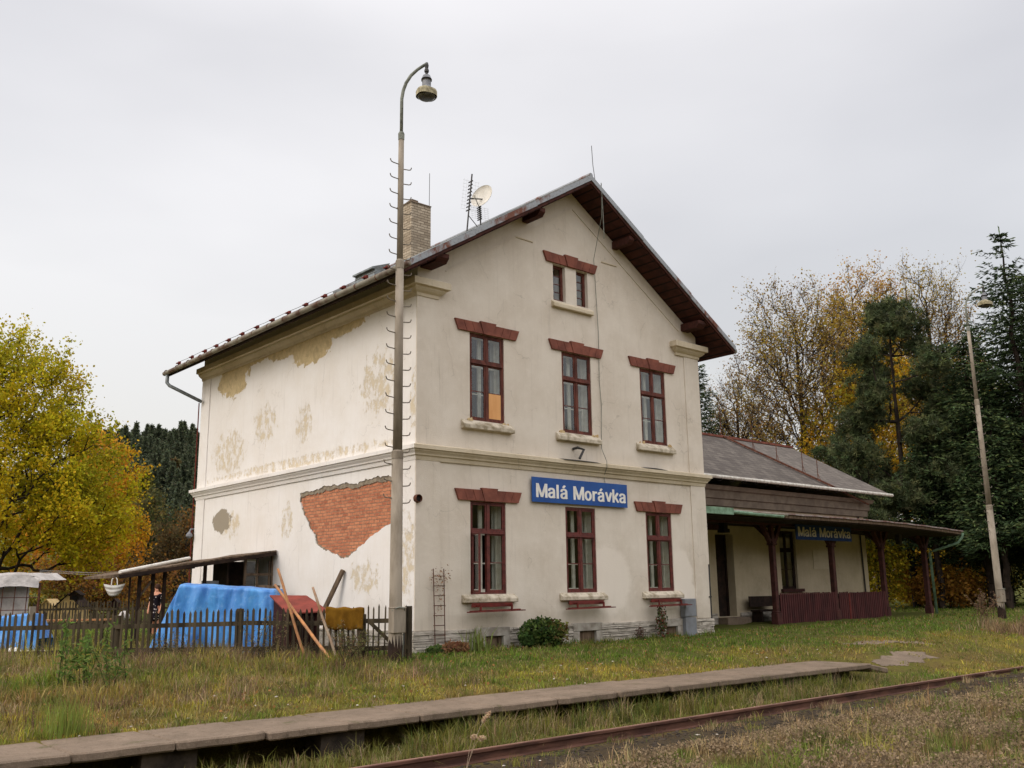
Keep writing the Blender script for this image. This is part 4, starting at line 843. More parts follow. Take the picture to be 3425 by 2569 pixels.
tuftfield(160, (-6, 14), (-12.8, -9.6), (.12, .34), [(.38, .28, .13), (.24, .16, .08), (.44, .33, .17), (.15, .20, .04)], 'clumps_of_dry_weed', r=.12, per=40, lean=.55)
# dry weeds south of the track, with small seed puffs
x, y, d = frust(380000, 4.0, 40, .80); k = (y < -8.6-.6*fbm(x, y*0, .8)) ; x, y, d = x[k], y[k], d[k]; n1 = fbm(x, y, 1.1); n2 = fbm(x+9, y+70, 2.6)
h = (.07+.30*np.clip(n1-.2, 0, 1))*rs.uniform(.35, 1.2, len(x))*sstep(-y, 8.9, 11.4)+.022
c1, c2, c3, c4 = cell(x, y, .33); h = h*(.35+1.25*c1**1.3); sc_ = lawn_tint(x, y)*(1+.9*(c2-.5))[:, None]*(.7+.75*fbm(x+2, y+60, .9))[:, None]; gm = (c3 < .22+.5*(fbm(x+3, y+8, .8) > .55))[:, None]; sc_ = sc_*(1-.85*gm)+np.array([.13, .17, .032])*.85*gm; bm_ = (c3 > .8)[:, None]; sc_ = sc_*(1-.6*bm_)+np.array([.16, .085, .05])*.6*bm_
col = jitter(sc_*.95, .3); blades('dry_weeds', x, y, h, .004+.0005*d, col, lean=.55)
sel = (rs.rand(len(x)) < .5) & (c1 > .42) & (c3 > .2); px, py, ph = x[sel], y[sel], h[sel]; m = len(px); q = 5
P = np.repeat(np.stack([px, py, gz(px, py)+ph*.9], 1), q, 0)+rs.normal(0, .022, (m*q, 3)); 
def cards(P, size, col, aspect=.6, up=.0):
    n = len(P); a = rs.normal(size=(n, 3)); a[:, 2] += up; a /= np.linalg.norm(a, axis=1)[:, None]; b = np.cross(a, rs.normal(size=(n, 3))); b /= np.linalg.norm(b, axis=1)[:, None]
    s_ = (np.asarray(size)*np.ones(n))[:, None]; V = np.stack([P-a*s_, P+b*s_*aspect, P+a*s_, P-b*s_*aspect], 1).reshape(-1, 3)
    F = np.arange(n)[:, None]*4+np.array([[0, 1, 2, 3]]); return V, F, np.repeat(col, 4, 0)
pc = np.array([.34, .25, .155])*rs.uniform(.3, 1.25, (len(P), 1))*np.ones((1, 3)); V, F, C = cards(P, rs.uniform(.007, .017, len(P))*(1+.03*np.repeat(d[sel], q)), pc)
o = np_mesh('weed_seed_heads', V, F, M['leaf'], tint=C); o['kind'] = 'stuff'
# fallen leaves on the lawn
x = rs.uniform(-10, 26, 900); y = rs.uniform(-5.0, .3, 900); k = footprint_ok(x, y) | ((y < -5)); x, y = x[k], y[k]
V, F, C = cards(np.stack([x, y, gz(x, y)+.06], 1), rs.uniform(.015, .035, len(x)), np.array([.32, .17, .06])*rs.uniform(.4, 1.3, (len(x), 1)), .8); o = np_mesh('fallen_leaves', V, F, M['leaf'], tint=C); o['kind'] = 'stuff'
def plant(name, loc, label, cat, parts):
    t = thing(name, loc, label, cat); 
    for p in parts: p(t)
    return t
def tuft_thing(name, loc, label, n, h, col, r=.1, lean=.6, wd=.012, cat='plant'):
    t = thing(name, loc, label, cat); x = rs.normal(0, r, n); y = rs.normal(0, r, n); hh = h*rs.uniform(.4, 1.1, n); c = jitter(np.tile(np.array(col), (n, 1)), .22)
    o = blades('leaves', x, y, hh, np.full(n, wd), c, lean=lean, z=np.zeros(n), kind=None); o.parent = t; LOC[o.name] = tuple(loc); return t
def G(x, y): return float(gz(x, y))
def leafclump(t, n, ctr, rad, size, col, name='leaves', mat_='leaf', flat=1, jit=.3):
    u = rs.normal(size=(n, 3)); u /= np.linalg.norm(u, axis=1)[:, None]; rr = rs.rand(n, 1)**.4; P = np.array(ctr)+u*rr*np.array(rad)
    P = P*(1)+rs.normal(0, .02, P.shape); col = np.array(col); cc = col[rs.randint(0, len(col), n)] if col.ndim > 1 else np.tile(col, (n, 1))
    V, F, C = cards(P, size*rs.uniform(.6, 1.3, n), jitter(cc, jit), .65, up=0); return np_mesh(name, V, F, M[mat_], parent=t, tint=C, org=(0, 0, 0))
def stems(t, pts, r=.008, m='bark', name='stems'):
    mb = MB(); 
    for p in pts: mb.tube(p, [r, r*.5] if len(p) == 2 else [r]+[r*.7]*(len(p)-2)+[r*.4], 4)
    return mb.build(name, M[m], t)
def W3(t, *p): L = LOC[t.name]; return tuple(a+b for a, b in zip(L, p))
t = thing('shrub', (3.1, -.55, G(3.1, -.55)), 'rounded dark green leafy shrub at the plinth between two cellar windows', 'shrub')
leafclump(t, 2600, (0, 0, .30), (.62, .38, .36), .045, [(.045, .085, .025), (.07, .12, .03), (.10, .14, .035)]); leafclump(t, 500, (.3, -.1, .32), (.4, .3, .3), .05, [(.14, .16, .04), (.16, .10, .04)], 'outer_leaves')
leafclump(t, 260, (-.55, -.1, .2), (.16, .16, .14), .045, (.06, .11, .03), 'side_shoot')
stems(t, [[W3(t, random.uniform(-.15, .15), 0, -.02), W3(t, random.uniform(-.5, .5), random.uniform(-.25, .2), .5)] for _ in range(14)])
t = tuft_thing('iris_plant', (1.25, -.55, G(1.25, -.55)), 'clump of green and yellow sword leaves beside the first cellar window', 70, .55, (.16, .19, .05), .13, .5, .03)
t = thing('withered_fern', (.72, -.45, G(.72, -.45)), 'curled brown withered fern clump below the rusty trellis', 'plant'); leafclump(t, 420, (0, 0, .10), (.34, .2, .13), .05, [(.22, .11, .06), (.30, .17, .09)])
t = thing('climbing_rose', (7.55, -.3, G(7.55, -.3)), 'thin climbing rose growing by the third cellar window', 'plant'); leafclump(t, 520, (0, .0, .42), (.2, .12, .45), .03, [(.07, .10, .035), (.11, .13, .05), (.22, .07, .05)]); stems(t, [[W3(t, 0, 0, -.05), W3(t, random.uniform(-.2, .2), 0, random.uniform(.5, 1.0))] for _ in range(6)])
t = thing('heather_plant', (6.7, -.3, G(6.7, -.3)), 'small purplish dry plant on the plinth left of the climbing rose', 'plant'); leafclump(t, 260, (0, 0, .14), (.17, .12, .18), .025, [(.12, .08, .07), (.16, .11, .08)])
t = thing('green_herb', (-.05+.3, -.35, G(.25, -.35)), 'low green herb with a yellow flower at the corner plinth', 'plant'); leafclump(t, 260, (0, 0, .08), (.22, .14, .1), .035, [(.07, .12, .03), (.10, .15, .04)])
def tallweed(loc, label, h, n, col, spread=.25, lean=0, leaf=.04, name='tall_weed'):
    t = thing(name, loc, label, 'plant'); S = []; P = []
    for _ in range(n):
        bx, by = rs.normal(0, spread*.35, 2); tx, ty = bx+rs.normal(lean, spread*.5), by+rs.normal(0, spread*.5); hh = h*random.uniform(.6, 1.05)
        p = [W3(t, bx, by, -.02), W3(t, (bx+tx)/2+rs.normal(0, .03), (by+ty)/2, hh*.55), W3(t, tx, ty, hh)]; S.append(p)
        for u in np.linspace(.25, 1, 16): P.append((bx+(tx-bx)*u+rs.normal(0, .035), by+(ty-by)*u+rs.normal(0, .035), hh*u+rs.normal(0, .02)))
    stems(t, S, .006); P = np.repeat(np.array(P), 3, 0)+rs.normal(0, .02, (len(P)*3, 3)); c = np.array(col); cc = c[rs.randint(0, len(c), len(P))]
    V, F, C = cards(P, leaf*rs.uniform(.5, 1.2, len(P)), jitter(cc, .25), .3); np_mesh('leaves', V, F, M['leaf'], parent=t, tint=C); return t
tallweed((-7.25, -1.75, G(-7.25, -1.75)), 'tall bright green goldenrod weed in front of the left fence', .95, 9, [(.11, .18, .04), (.16, .22, .05)], .30, leaf=.06)
tallweed((-6.75, -1.85, G(-6.75, -1.85)), 'shorter leafy green weed right of the goldenrod', .75, 6, [(.11, .18, .04), (.14, .18, .05)], .25, leaf=.05)
tallweed((-2.72, -1.65, G(-2.72, -1.65)), 'brown tangle of dead stems at the foot of the leaning sticks', .75, 12, [(.16, .13, .06), (.12, .13, .05), (.2, .12, .07)], .35, leaf=.03)
tallweed((-1.75, -.6, G(-1.75, -.6)), 'green brown weeds under the draped carpet', .6, 12, [(.13, .14, .05), (.18, .15, .06)], .35, leaf=.03)
tallweed((-3.2, .6, G(-3.2, .6)), 'arching dry weed stems before the blue tarpaulin', .95, 16, [(.24, .18, .09), (.16, .14, .06)], .55, .1, leaf=.025)
tallweed((-4.4, 1.7, G(-4.4, 1.7)), 'low dry bramble at the left end of the blue tarpaulin', .6, 12, [(.2, .15, .08), (.14, .13, .06)], .5, leaf=.025)
tallweed((22.0, -2.2, G(22, -2.2)), 'dead brown dock stems in the grass left of the distant lamp post', 1.0, 14, [(.25, .17, .10), (.18, .11, .07)], .6, leaf=.05)
tuft_thing('grass_tussock', (-2.86, -11.75, G(-2.86, -11.75)), 'yellow green tussock of arching grass in the dry weeds, lower right', 60, .42, (.36, .32, .07), .07, .8, .008)
tuft_thing('grass_tussock', (-8.25, -4.72, G(-8.25, -4.72)), 'upright bright green grass tussock behind the slabs at far left', 260, .5, (.20, .24, .05), .16, .25, .008)
t = thing('reed_grass', (-5.22, -8.3, -.62), 'pale feathery reed grass leaning in front of the rail, bottom centre', 'plant')
for (ex, ez_, n_) in ((.26, .60, 1), (.10, .36, 1), (.20, .34, 1)):
    b_ = np.array([0, 0, 0.]); e_ = np.array([ex*.75, -ex*.66, ez_]); pts = [b_*(1-u)+e_*u+np.array([.0, 0, .10*math.sin(u*3.1)]) for u in np.linspace(0, 1, 6)]
    stems(t, [[W3(t, *p) for p in pts]], .0035, 'stickgr', 'stem')
    P = np.array([pts[-1]+(pts[-2]-pts[-1])*u*1.5+rs.normal(0, .006+.008*math.sin(u*3.1), 3) for u in np.linspace(0, 1, 200)])
    V, F, C = cards(P, .015, jitter(np.tile(np.array([.62, .47, .32]), (200, 1)), .2), .35); np_mesh('seed_head', V, F, M['leaf'], parent=t, tint=C)
# leaves and berries on the trellis
tr_ = thing('trellis', (.57, -.10, G(.57, -.2)), 'narrow rusty ladder trellis leaning against the wall near the corner', 'trellis')
MB().tube([(.40, -.10, 1.74), (.44, -.13, -.05)], .011, 5).tube([(.68, -.10, 1.74), (.70, -.13, -.05)], .011, 5).build('rail', M['rust'], tr_)
for k in range(8): z = .15+k*.205; MB().tube([(.40, -.115, z), (.70, -.115, z)], .009, 5).build('rung', M['rust'], tr_)
t = thing('vine', (.57, -.16, 0), 'withered brown vine clinging to the top of the trellis', 'plant'); leafclump(t, 130, (0, 0, 1.55), (.34, .06, .28), .02, [(.28, .15, .07), (.2, .12, .07)]); leafclump(t, 60, (.0, .03, 1.1), (.16, .04, .4), .018, (.24, .13, .07))
# ================================================================== LAMP POSTS
def lamp_post(loc, label, adir, hooks, top=12.46, wear=0, al=1.0, hs=1.0):
    t = thing('lamp_post', loc, label, 'lamp post', 'concrete lamp posts along the platform'); x, y, z = loc; a = Vector((adir[0], adir[1], 0)).normalized()
    MB().lathe((x, y, z), [(.135, -.4), (.135, .02), (.125, .9), (.112, 3.95)], 14).build('lower_shaft', M['polecon'], t, smooth=True)
    MB().lathe((x, y, z), [(.118, 3.88), (.118, 4.02), (.10, 4.05)], 14).build('joint_collar', M['polecon'], t)
    MB().lathe((x, y, z), [(.096, 4.0), (.082, 7.9)], 12).build('middle_shaft', M['polecon'], t, smooth=True)
    MB().lathe((x, y, z), [(.088, 7.82), (.088, 7.98), (.07, 8.02)], 12).build('joint_collar', M['polecon'], t)
    MB().lathe((x, y, z), [(.066, 7.9), (.058, 10.75)], 12).build('upper_shaft', M['polecon'], t, smooth=True)
    MB().lathe((x, y, z), [(.066, 10.7), (.068, 10.84), (.05, 10.88)], 12).build('joint_collar', M['polearm'], t)
    pts = [(0, 10.8), (0, 11.65), (.03, 11.85), (.09, 12.03), (.19, 12.2), (.33, 12.34), (.47, 12.44), (.535, 12.47)]
    MB().tube([(x+a.x*u*al, y+a.y*u*al, z+v) for u, v in pts], [.036]*5+[.034, .034, .04], 10).build('arm', M['polearm'], t, smooth=True)
    lx, ly = x+a.x*.53*al, y+a.y*.53*al; L = (lx, ly, z)
    MB().lathe(L, [(.03, 12.50), (.045, 12.44), (.035, 12.36), (.05, 12.33), (.05, 12.28), (.03, 12.26), (.03, 12.2)], 10).build('lamp_clamp', M['darkmetal'], t)
    h = MB().lathe(L, [(.03, 12.22), (.08, 12.19), (.105, 12.12), (.112, 12.10), (.112, 12.07), (.095, 12.06), (.098, 11.93), (.11, 11.90)], 16).build('lamp_head', M['lampgrey'], t, smooth=False)
    MB().lathe(L, [(.114, 12.11), (.118, 12.09), (.114, 12.07)], 16).build('seal_ring', M['dark'], h)
    sh = MB(); prof = [(.10, 11.92), (.15, 11.885), (.235, 11.84), (.25, 11.80), (.25, 11.70), (.243, 11.70), (.235, 11.80), (.12, 11.85)]
    n = 28; vs = []; fs = []; an0 = math.atan2(a.y, a.x)+.5
    for r, zz in prof:
        for j in range(n): q = 2*math.pi*j/n; k = (abs(math.cos(q))**3+abs(math.sin(q))**3)**(-1/3); k = (1+(k-1)*.75)*hs; vs.append((lx+r*.86*k*math.cos(q+an0)*1.05, ly+r*.86*k*math.sin(q+an0)*.95, z+zz))
    for i in range(len(prof)-1):
        for j in range(n): fs.append((i*n+j, i*n+(j+1) % n, (i+1)*n+(j+1) % n, (i+1)*n+j))
    sh.add(vs, fs); sh.build('lamp_shade', M['lampshade'], h)
    MB().lathe(L, [(.20, 11.72), (.19, 11.68), (.13, 11.64), (.05, 11.625)], 16).build('lamp_bowl', M['lampglass'], h, smooth=True)
    hd = Vector((hooks[0], hooks[1], 0)).normalized(); hk = {}
    zz = 3.05; i = 0
    while zz < 10.35:
        r = .105 if zz < 4 else (.088 if zz < 7.9 else .06)
        for s_ in (1, -1):
            zz2 = zz+(.045 if s_ > 0 else -.045); d = hd*s_
            pts = [(r-.03, 0), (r+.13, .015), (r+.17, .03), (r+.185, .06), (r+.19, .085)]
            MB().tube([(x+d.x*u, y+d.y*u, z+zz2+v) for u, v in pts], .0115, 5).build('step_hook', M['hook'], t)
        zz += .335
    MB().box(x-.14, x+.14, y-.15, y+.04, z+.55, z+1.02).box(x-.15, x+.15, y-.155, y+.03, z+1.0, z+1.03).build('service_cover', M['polecon'], t, bevel=.01)
    MB().lathe((x, y, z), [(.142, -.1), (.142, .12), (.128, .5)], 12).build('tarred_foot', M['darkwood'], t)
    MB().tube([(x-.15, y-.1, z+.97), (x-.05, y-.19, z+1.03), (x+.08, y-.19, z+1.01), (x+.15, y-.08, z+.9), (x+.16, y-.02, z+.1)], .012, 5).build('cable', M['polearm'], t)
    return t
lamp_post((-1.337, -1.244, -.045), 'tall concrete lamp post with step hooks in front of the building corner', (.752, -.66), (-.90, .1))
lamp_post((24.58, -1.78, .06), 'distant concrete lamp post standing before the dark spruces at right', (.76, -.65), (-.95, .25), al=1.45, hs=1.2)
bl = MB().tube([(-.47, -.41, -.1), (-.47, -.41, .70), (-.47, -.41, .745), (-.47, -.41, .76)], [.082, .082, .075, .05], 16).build('bollard', M['blackpipe'], None, org=(-.47, -.41, 0), smooth=False); tag(bl, 'short black pipe bollard between the lamp post and the building', 'bollard')

# ================================================================== ROOF AERIALS
t = thing('satellite_dish', (4.1, 3, 11.4), 'white satellite dish on a dark mast above the roof slope', 'satellite dish')
dc = Vector((4.30, 2.92, 12.31)); dn = Vector((-.90, -.22, .28)).normalized(); du = dn.orthogonal().normalized(); dv = dn.cross(du); m_ = MB(); vs = [dc-dn*.09]; fs = []; n = 24
for k, (r, dd) in enumerate(((.13, -.075), (.25, -.04), (.36, .0), (.37, .02))):
    for j in range(n): q = 2*math.pi*j/n; vs.append(dc+(du*math.cos(q)+dv*math.sin(q)*1.0)*r+dn*dd)
for j in range(n): fs.append((0, 1+(j+1) % n, 1+j))
for k in range(3):
    for j in range(n): fs.append((1+k*n+j, 1+k*n+(j+1) % n, 1+(k+1)*n+(j+1) % n, 1+(k+1)*n+j))
m_.add(vs, fs).build('dish', M['dish'], t, smooth=True)
MB().tube([dc-dn*.05+Vector((0, 0, -.2)), dc-dn*.16, Vector((4.00, 3.05, 12.2))], .02, 6).tube([dc+Vector((-.1, 0, -.36)), dc+dn*.34+Vector((0, 0, -.25))], .010, 5).build('dish_bracket', M['darkmetal'], t)
MB().tube([dc+dn*.32+Vector((0, 0, -.26)), dc+dn*.38+Vector((0, 0, -.2))], .028, 8).build('receiver', M['dish'], t)
def aerial(loc, top, label, els, w):
    t = thing('antenna', loc, label, 'antenna'); MB().tube([loc, top], .022, 8).build('mast', M['darkmetal'], t)
    a, b = Vector(loc), Vector(top); m_ = MB(); n_ = MB()
    for k in range(els): p = a.lerp(b, .42+.52*k/els); m_.tube([p+Vector((-w, .05, 0)), p+Vector((w, -.05, 0))], .0025, 4); n_.tube([p+Vector((0, -.06, 0)), p+Vector((0, .12, .0))], .02, 5)
    for s_ in (-1, -.6, .6, 1): m_.tube([a.lerp(b, .42)+Vector((s_*w, 0, 0)), a.lerp(b, .90)+Vector((s_*w, 0, 0))], .002, 4)
    m_.build('reflector_grid', M['antwire'], t); n_.build('dipoles', M['darkmetal'], t); return t
aerial((3.80, 3, 11.0), (4.01, 3, 12.93), 'dark leaning antenna mast left of the satellite dish', 9, .26)
aerial((4.33, 3, 11.3), (4.28, 3, 12.10), 'shorter rusty antenna mast right of the satellite dish', 7, .30)
MB().tube([(3.86, 3.0, 11.65), (4.3, 3.0, 11.3)], .012, 5).build('mast_stay', M['darkmetal'], bpy.data.objects['antenna'])

# ================================================================== YARD
FA, FD = np.array([-1.0, -.93]), np.array([-.752, .66])      # fence start and direction
def fpt(s_, off=0): p = FA+FD*s_+np.array([-.66, -.752])*off*-1; return p
def fence(name, label, s0, s1, step, h, org, wood='fence', base=FA, dr=FD, panel=2.4, pw=.045, lean=0):
    t = thing(name, org, label, 'fence'); nrm = np.array([dr[1], -dr[0]])*1.0; s_ = s0; segs = []
    while s_ < s1: segs.append((s_, min(s_+panel, s1))); s_ += panel
    up = Vector((0, 0, 1))
    for a, b in segs:
        m_ = MB(); u = a+.05
        while u < b-.02:
            p = base+dr*u; g = G(*p); hh = h+random.uniform(-.035, .03); w = pw*random.uniform(.85, 1.15); lx = random.uniform(-.02, .02)+lean; d = dr*w/2
            fr = nrm*-.03; q = [p-d+fr, p+d+fr]; b0 = g+random.uniform(.0, .06); tp = np.array([dr[0]*lx, dr[1]*lx])
            P = [(q[0][0], q[0][1], b0), (q[1][0], q[1][1], b0), (q[1][0]+tp[0], q[1][1]+tp[1], g+hh-.05), ((q[0][0]+q[1][0])/2+tp[0], (q[0][1]+q[1][1])/2+tp[1], g+hh), (q[0][0]+tp[0], q[0][1]+tp[1], g+hh-.05)]
            Q = [(x+nrm[0]*.02, y+nrm[1]*.02, z) for x, y, z in P]; m_.add(P+Q, [(0, 1, 2, 3, 4), (9, 8, 7, 6, 5)]+[(i, i+5, (i+1) % 5+5, (i+1) % 5) for i in range(5)])
            u += step*random.uniform(.9, 1.1)
        for rz_ in (.22, h-.29):
            pa, pb = base+dr*a, base+dr*b; m_.beam((pa[0], pa[1], G(*pa)+rz_+random.uniform(-.01, .01)), (pb[0], pb[1], G(*pb)+rz_+random.uniform(-.02, .02)), .045, .085)
        m_.build('picket_panel', M[wood], t)
        pa = base+dr*a+nrm*.05; g = G(*pa); MB().box(pa[0]-.05, pa[0]+.05, pa[1]-.05, pa[1]+.05, g-.3, g+h-.08+random.uniform(-.05, .1)).build('post', M[wood], t)
    return t
fence('picket_fence', 'weathered grey-brown picket fence running left from the lamp post', .75, 10.5, .113, .98, (-1.5, -.4, 0))
fence('picket_fence', 'small green-grey picket gate just left of the lamp post', -.15, .72, .10, 1.03, (-1.1, -.8, 0), pw=.03)
MB().beam((-.98, -.93, .12), (-1.5, -.5, .75), .03, .07).build('gate_brace', M['fence'], bpy.data.objects['picket_fence.001'])
fence('picket_fence', 'far picket fence beyond the garden at left', 0, 30, .125, 1.05, (0, 24, 0), base=np.array([6.5, 18.5]), dr=np.array([-.752, .66]), pw=.045)
# sticks
for nm, a, b, r0, m, lab in (('pole', (-2.494, .012, -.07), (-2.746, .851, 1.751), .028, 'stickor', 'upright orange-brown pole leaning over the fence, leftmost of three'),
    ('pole', (-2.669, -1.461, -.12), (-2.504, 1.403, 1.439), .030, 'stickor', 'long slanting brown pole, middle of three leaning on the fence'),
    ('pole', (-2.018, -.36, -.10), (-2.273, .278, 1.379), .028, 'stickgr', 'whitish pole with peeling bark, rightmost of three on the fence')):
    A_, B_ = Vector(a), Vector(b); pts = [A_.lerp(B_, k/6)+Vector((random.uniform(-.008, .008), 0, 0)) for k in range(7)]; o = MB().tube(pts, [r0*1.1, r0, r0, r0, r0*.95, r0*.95, r0*.85], 8).build(nm, M[m], None, org=a, smooth=True); tag(o, lab, 'pole')
o = MB().beam((-.55, 3.55, 0), (-.06, 2.80, 1.78), .10, .09).build('timber_beam', M['oldwood'], None, org=(-.55, 3.55, 0), bevel=.01); tag(o, 'thick grey timber leaning against the white side wall', 'timber')
# carpet over the fence
def drape(name, s0, s1, zt, drop, m, label, cat):
    V = []; fs = []; nu, nv = 30, 18; nrm = np.array([-.66, -.752])
    for i in range(nu+1):
        s_ = s0+(s1-s0)*i/nu; p = FA+FD*s_
        for j in range(nv+1):
            t_ = j/nv
            if t_ < .7: q = t_/.7; off = .06+.012*math.sin(i*.9)*(1-q)+.02*vnoise(i*.3, j*.3); z = zt-drop*(1-q)+.012*math.sin(i*.5)
            elif t_ < .8: q = (t_-.7)/.1; off = .06-q*.13; z = zt+.012*math.sin(i*.5)+.012*math.sin(q*3.14)
            else: q = (t_-.8)/.2; off = -.07-.01; z = zt-.25*q
            x, y = p+nrm*off; V.append((x, y, z+(.02*(i/nu)) - (.02*vnoise(i*.25, 3) if t_ < .05 else 0)))
    for i in range(nu):
        for j in range(nv): a = i*(nv+1)+j; fs.append((a, a+nv+1, a+nv+2, a+1))
    o = MB().add(V, fs).build(name, M[m], None, org=(float((FA+FD*s0)[0]), float((FA+FD*s0)[1]), zt-drop), smooth=True); sol = o.modifiers.new('thick', 'SOLIDIFY'); sol.thickness = .012; tag(o, label, cat); return o
drape('carpet', .72, 1.46, .965, .40, 'carpet', 'olive-brown carpet draped over the picket fence', 'carpet')
# tarpaulin heaps
def tarp_heap(name, P0, P1, depth, prof, label, m='tarp', nu=130, nv=80, seed=0, org=None):
    """P0->P1 front line on the ground; prof(u) height of the heap along it"""
    P0, P1 = np.array(P0), np.array(P1); ax = P1-P0; L_ = np.linalg.norm(ax); ax = ax/L_; nr = np.array([-ax[1], ax[0]]); nr = nr if nr@np.array([math.sin(YAW), math.cos(YAW)]) > 0 else -nr; V = []
    for i in range(nu+1):
        u = i/nu; H = prof(u)
        for j in range(nv+1):
            v = j/nv
            if v < .42: q = v/.42; z = H*q**.92; d = .10*q+.04*(1-q)*math.sin(u*37+seed)-.03*math.sin(q*3)*math.sin(u*23)
            elif v < .62: q = (v-.42)/.2; z = H*(1+.03*math.sin(q*3.14)); d = .10+q*(depth-.2)
            else: q = (v-.62)/.38; z = H*(1-q); d = depth-.10+.10*q
            wr = (fbm(u*L_*2.4+seed, v*3.2, 1.7)-.5)*.07; fold = (.045*(.5-abs(math.sin(u*L_*4.2+5*float(fbm(u*5, v*1.2, 1)))))*(max(0, .42-v)/.42)**.8+.035*(.5-abs(math.sin(u*L_*11+7*float(fbm(u*6, v*2, 1))))))+.02*abs(float(vnoise(u*L_*3.1+seed, v*2.6+seed))-.5)*2*(1 if v < .62 else 0)-.015*abs(float(vnoise(u*L_*6.3+9, v*3.6+2))-.5)*2
            p = P0+ax*(u*L_+(wr*.4 if 0 < i < nu else 0))+nr*(d+wr*.7+(fold if v < .5 else 0)); V.append((p[0], p[1], max(z+wr*.35*min(1, z*2), -.02)+.03*0))
    fs = [(i*(nv+1)+j, (i+1)*(nv+1)+j, (i+1)*(nv+1)+j+1, i*(nv+1)+j+1) for i in range(nu) for j in range(nv)]
    o = MB().add(V, fs).build(name, M[m], None, org=(float(P0[0]), float(P0[1]), 0), smooth=True); tag(o, label, 'tarpaulin'); return o
def pr1(u):
    if u < .05: return .6+(1.34-.6)*(u/.05)
    if u < .77: return 1.34+.15*(u-.05)/.72-.02*abs(math.sin(u*11))
    return max(.02, 1.49*(1-((u-.77)/.23)**1.0))
tarp_heap('blue_tarpaulin', (-2.02, 2.10), (-4.15, 3.97), 1.3, pr1, 'big blue tarpaulin draped over a pile behind the picket fence')
def pr2(u): return .84+.03*math.sin(u*9)-(.5*((.12-u)/.12) if u < .12 else 0)
tarp_heap('blue_tarpaulin', (-5.50, 6.78), (-7.2, 8.3), .9, pr2, 'low blue tarpaulin covering a stack at the far left', seed=5)
# red-roofed hutch
t = thing('hutch', (-1.9, 1.2, 0), 'dark red animal hutch with a sloping red felt roof behind the fence', 'hutch')
a_, b_, c_, d_ = (-2.05, 2.40, 1.235), (-1.50, 1.90, 1.225), (-1.766+.0, .482, .90), (-2.395, 1.035, .885)
m_ = MB(); P = [d_, c_, (-1.10, 1.50, 1.218), (-1.95, 2.25, 1.235)]; P = [(-2.40, 1.04, .885), (-1.766, .482, .91), (-1.57, 1.764, 1.218), (-2.162, 2.281, 1.235)]
Q = [(x, y, z-.025) for x, y, z in P]; m_.add(P+Q, [(0, 1, 2, 3), (7, 6, 5, 4)]+[(i, i+4, (i+1) % 4+4, (i+1) % 4) for i in range(4)]).build('roof', M['hutred'], t)
q = [(-2.33, 1.13), (-1.86, .72), (-1.66, 1.7), (-2.13, 2.15)]; m_ = MB(); m_.add([(x, y, 0) for x, y in q]+[(q[0][0], q[0][1], .86), (q[1][0], q[1][1], .88), (q[2][0], q[2][1], 1.17), (q[3][0], q[3][1], 1.18)], [(0, 1, 5, 4), (1, 2, 6, 5), (2, 3, 7, 6), (3, 0, 4, 7), (4, 5, 6, 7)]).build('hutch_walls', M['hutdark'], t)
m_ = MB()
for k in range(7): u = k/6; x, y = q[0][0]+(q[1][0]-q[0][0])*u, q[0][1]+(q[1][1]-q[0][1])*u; m_.beam((x-.02, y-.025, 0), (x-.02, y-.025, .85), .045, .02)
m_.build('slats', M['darkwood'], t)
# dark planks stacked below the carpet
o = MB()
for k in range(7): o.beam((-1.1-k*.07, .2+k*.06, 0), (-1.15-k*.07, .25+k*.06, .62+random.uniform(-.1, .1)), .05, .02)
o = o.build('plank_stack', M['oldwood'], None, org=(-1.3, .3, 0)); tag(o, 'pale upright planks behind the fence below the carpet', 'planks')
# lean-to shed
t = thing('lean_to_shed', (-2, 6.4, 0), 'lean-to shed with a low sloping dark board roof against the white side wall', 'shed')
YR = 2.1; zr = lambda x: 2.37+.150*x-.0*x
m_ = MB(); n = 14
vs = []; fs = []
for i in range(n+1):
    x = -.03-4.1*i/n; z = zr(x)+.012*math.sin(i*1.7); vs += [(x, 6.15, z), (x, 6.15+YR, z-.02), (x, 6.15+YR, z-.07), (x, 6.15, z-.075)]
for i in range(n): b = 4*i; fs += [(b, b+4, b+5, b+1), (b+1, b+5, b+6, b+2), (b+2, b+6, b+7, b+3), (b+3, b+7, b+4, b)]
m_.add(vs, fs+[(0, 1, 2, 3), (4*n, 4*n+1, 4*n+2, 4*n+3)]).build('roof', M['oldwood'], t)
MB().beam((-.05, 6.13, 2.28), (-4.0, 6.13, 1.69), .03, .09).build('fascia_board', M['darkwood'], t)
for x in (-3.63, -3.40, -3.08, -2.80, -1.79): w = .035 if x in (-3.63,) else .07; MB().box(x-w/2, x+w/2, 6.45, 6.45+w, 0, zr(x)-.07).build('post', M['darkwood'], t)
MB().beam((-3.38, 6.48, 1.25), (-3.12, 6.48, 1.6), .05, .05).build('brace', M['oldwood'], t)
for x in (-3.3, -2.2, -1.2, -.4): MB().beam((x, 6.2, zr(x)-.11), (x, 8.2, zr(x)-.13), .05, .08).build('rafter', M['darkwood'], t)
MB().box(-1.2, -.03, 7.3, 7.34, 0, 2.1).box(-1.2, -1.15, 6.5, 7.3, 0, 2.05).build('dark_partition', M['darkwood'], t)
f = MB().box(-.80, -.74, 6.36, 6.42, .6, 2.15).box(-.05, .0, 6.36, 6.42, .3, 2.25).box(-.8, .0, 6.355, 6.40, 1.72, 1.78).box(-.46, -.42, 6.36, 6.40, 1.3, 2.15).box(-.12, -.09, 6.36, 6.40, 1.1, 2.1).build('window_frame', M['oldwood'], t)
MB().box(-.78, -.5, 6.375, 6.385, 1.0, 2.1).build('pane', M['glass'], f)
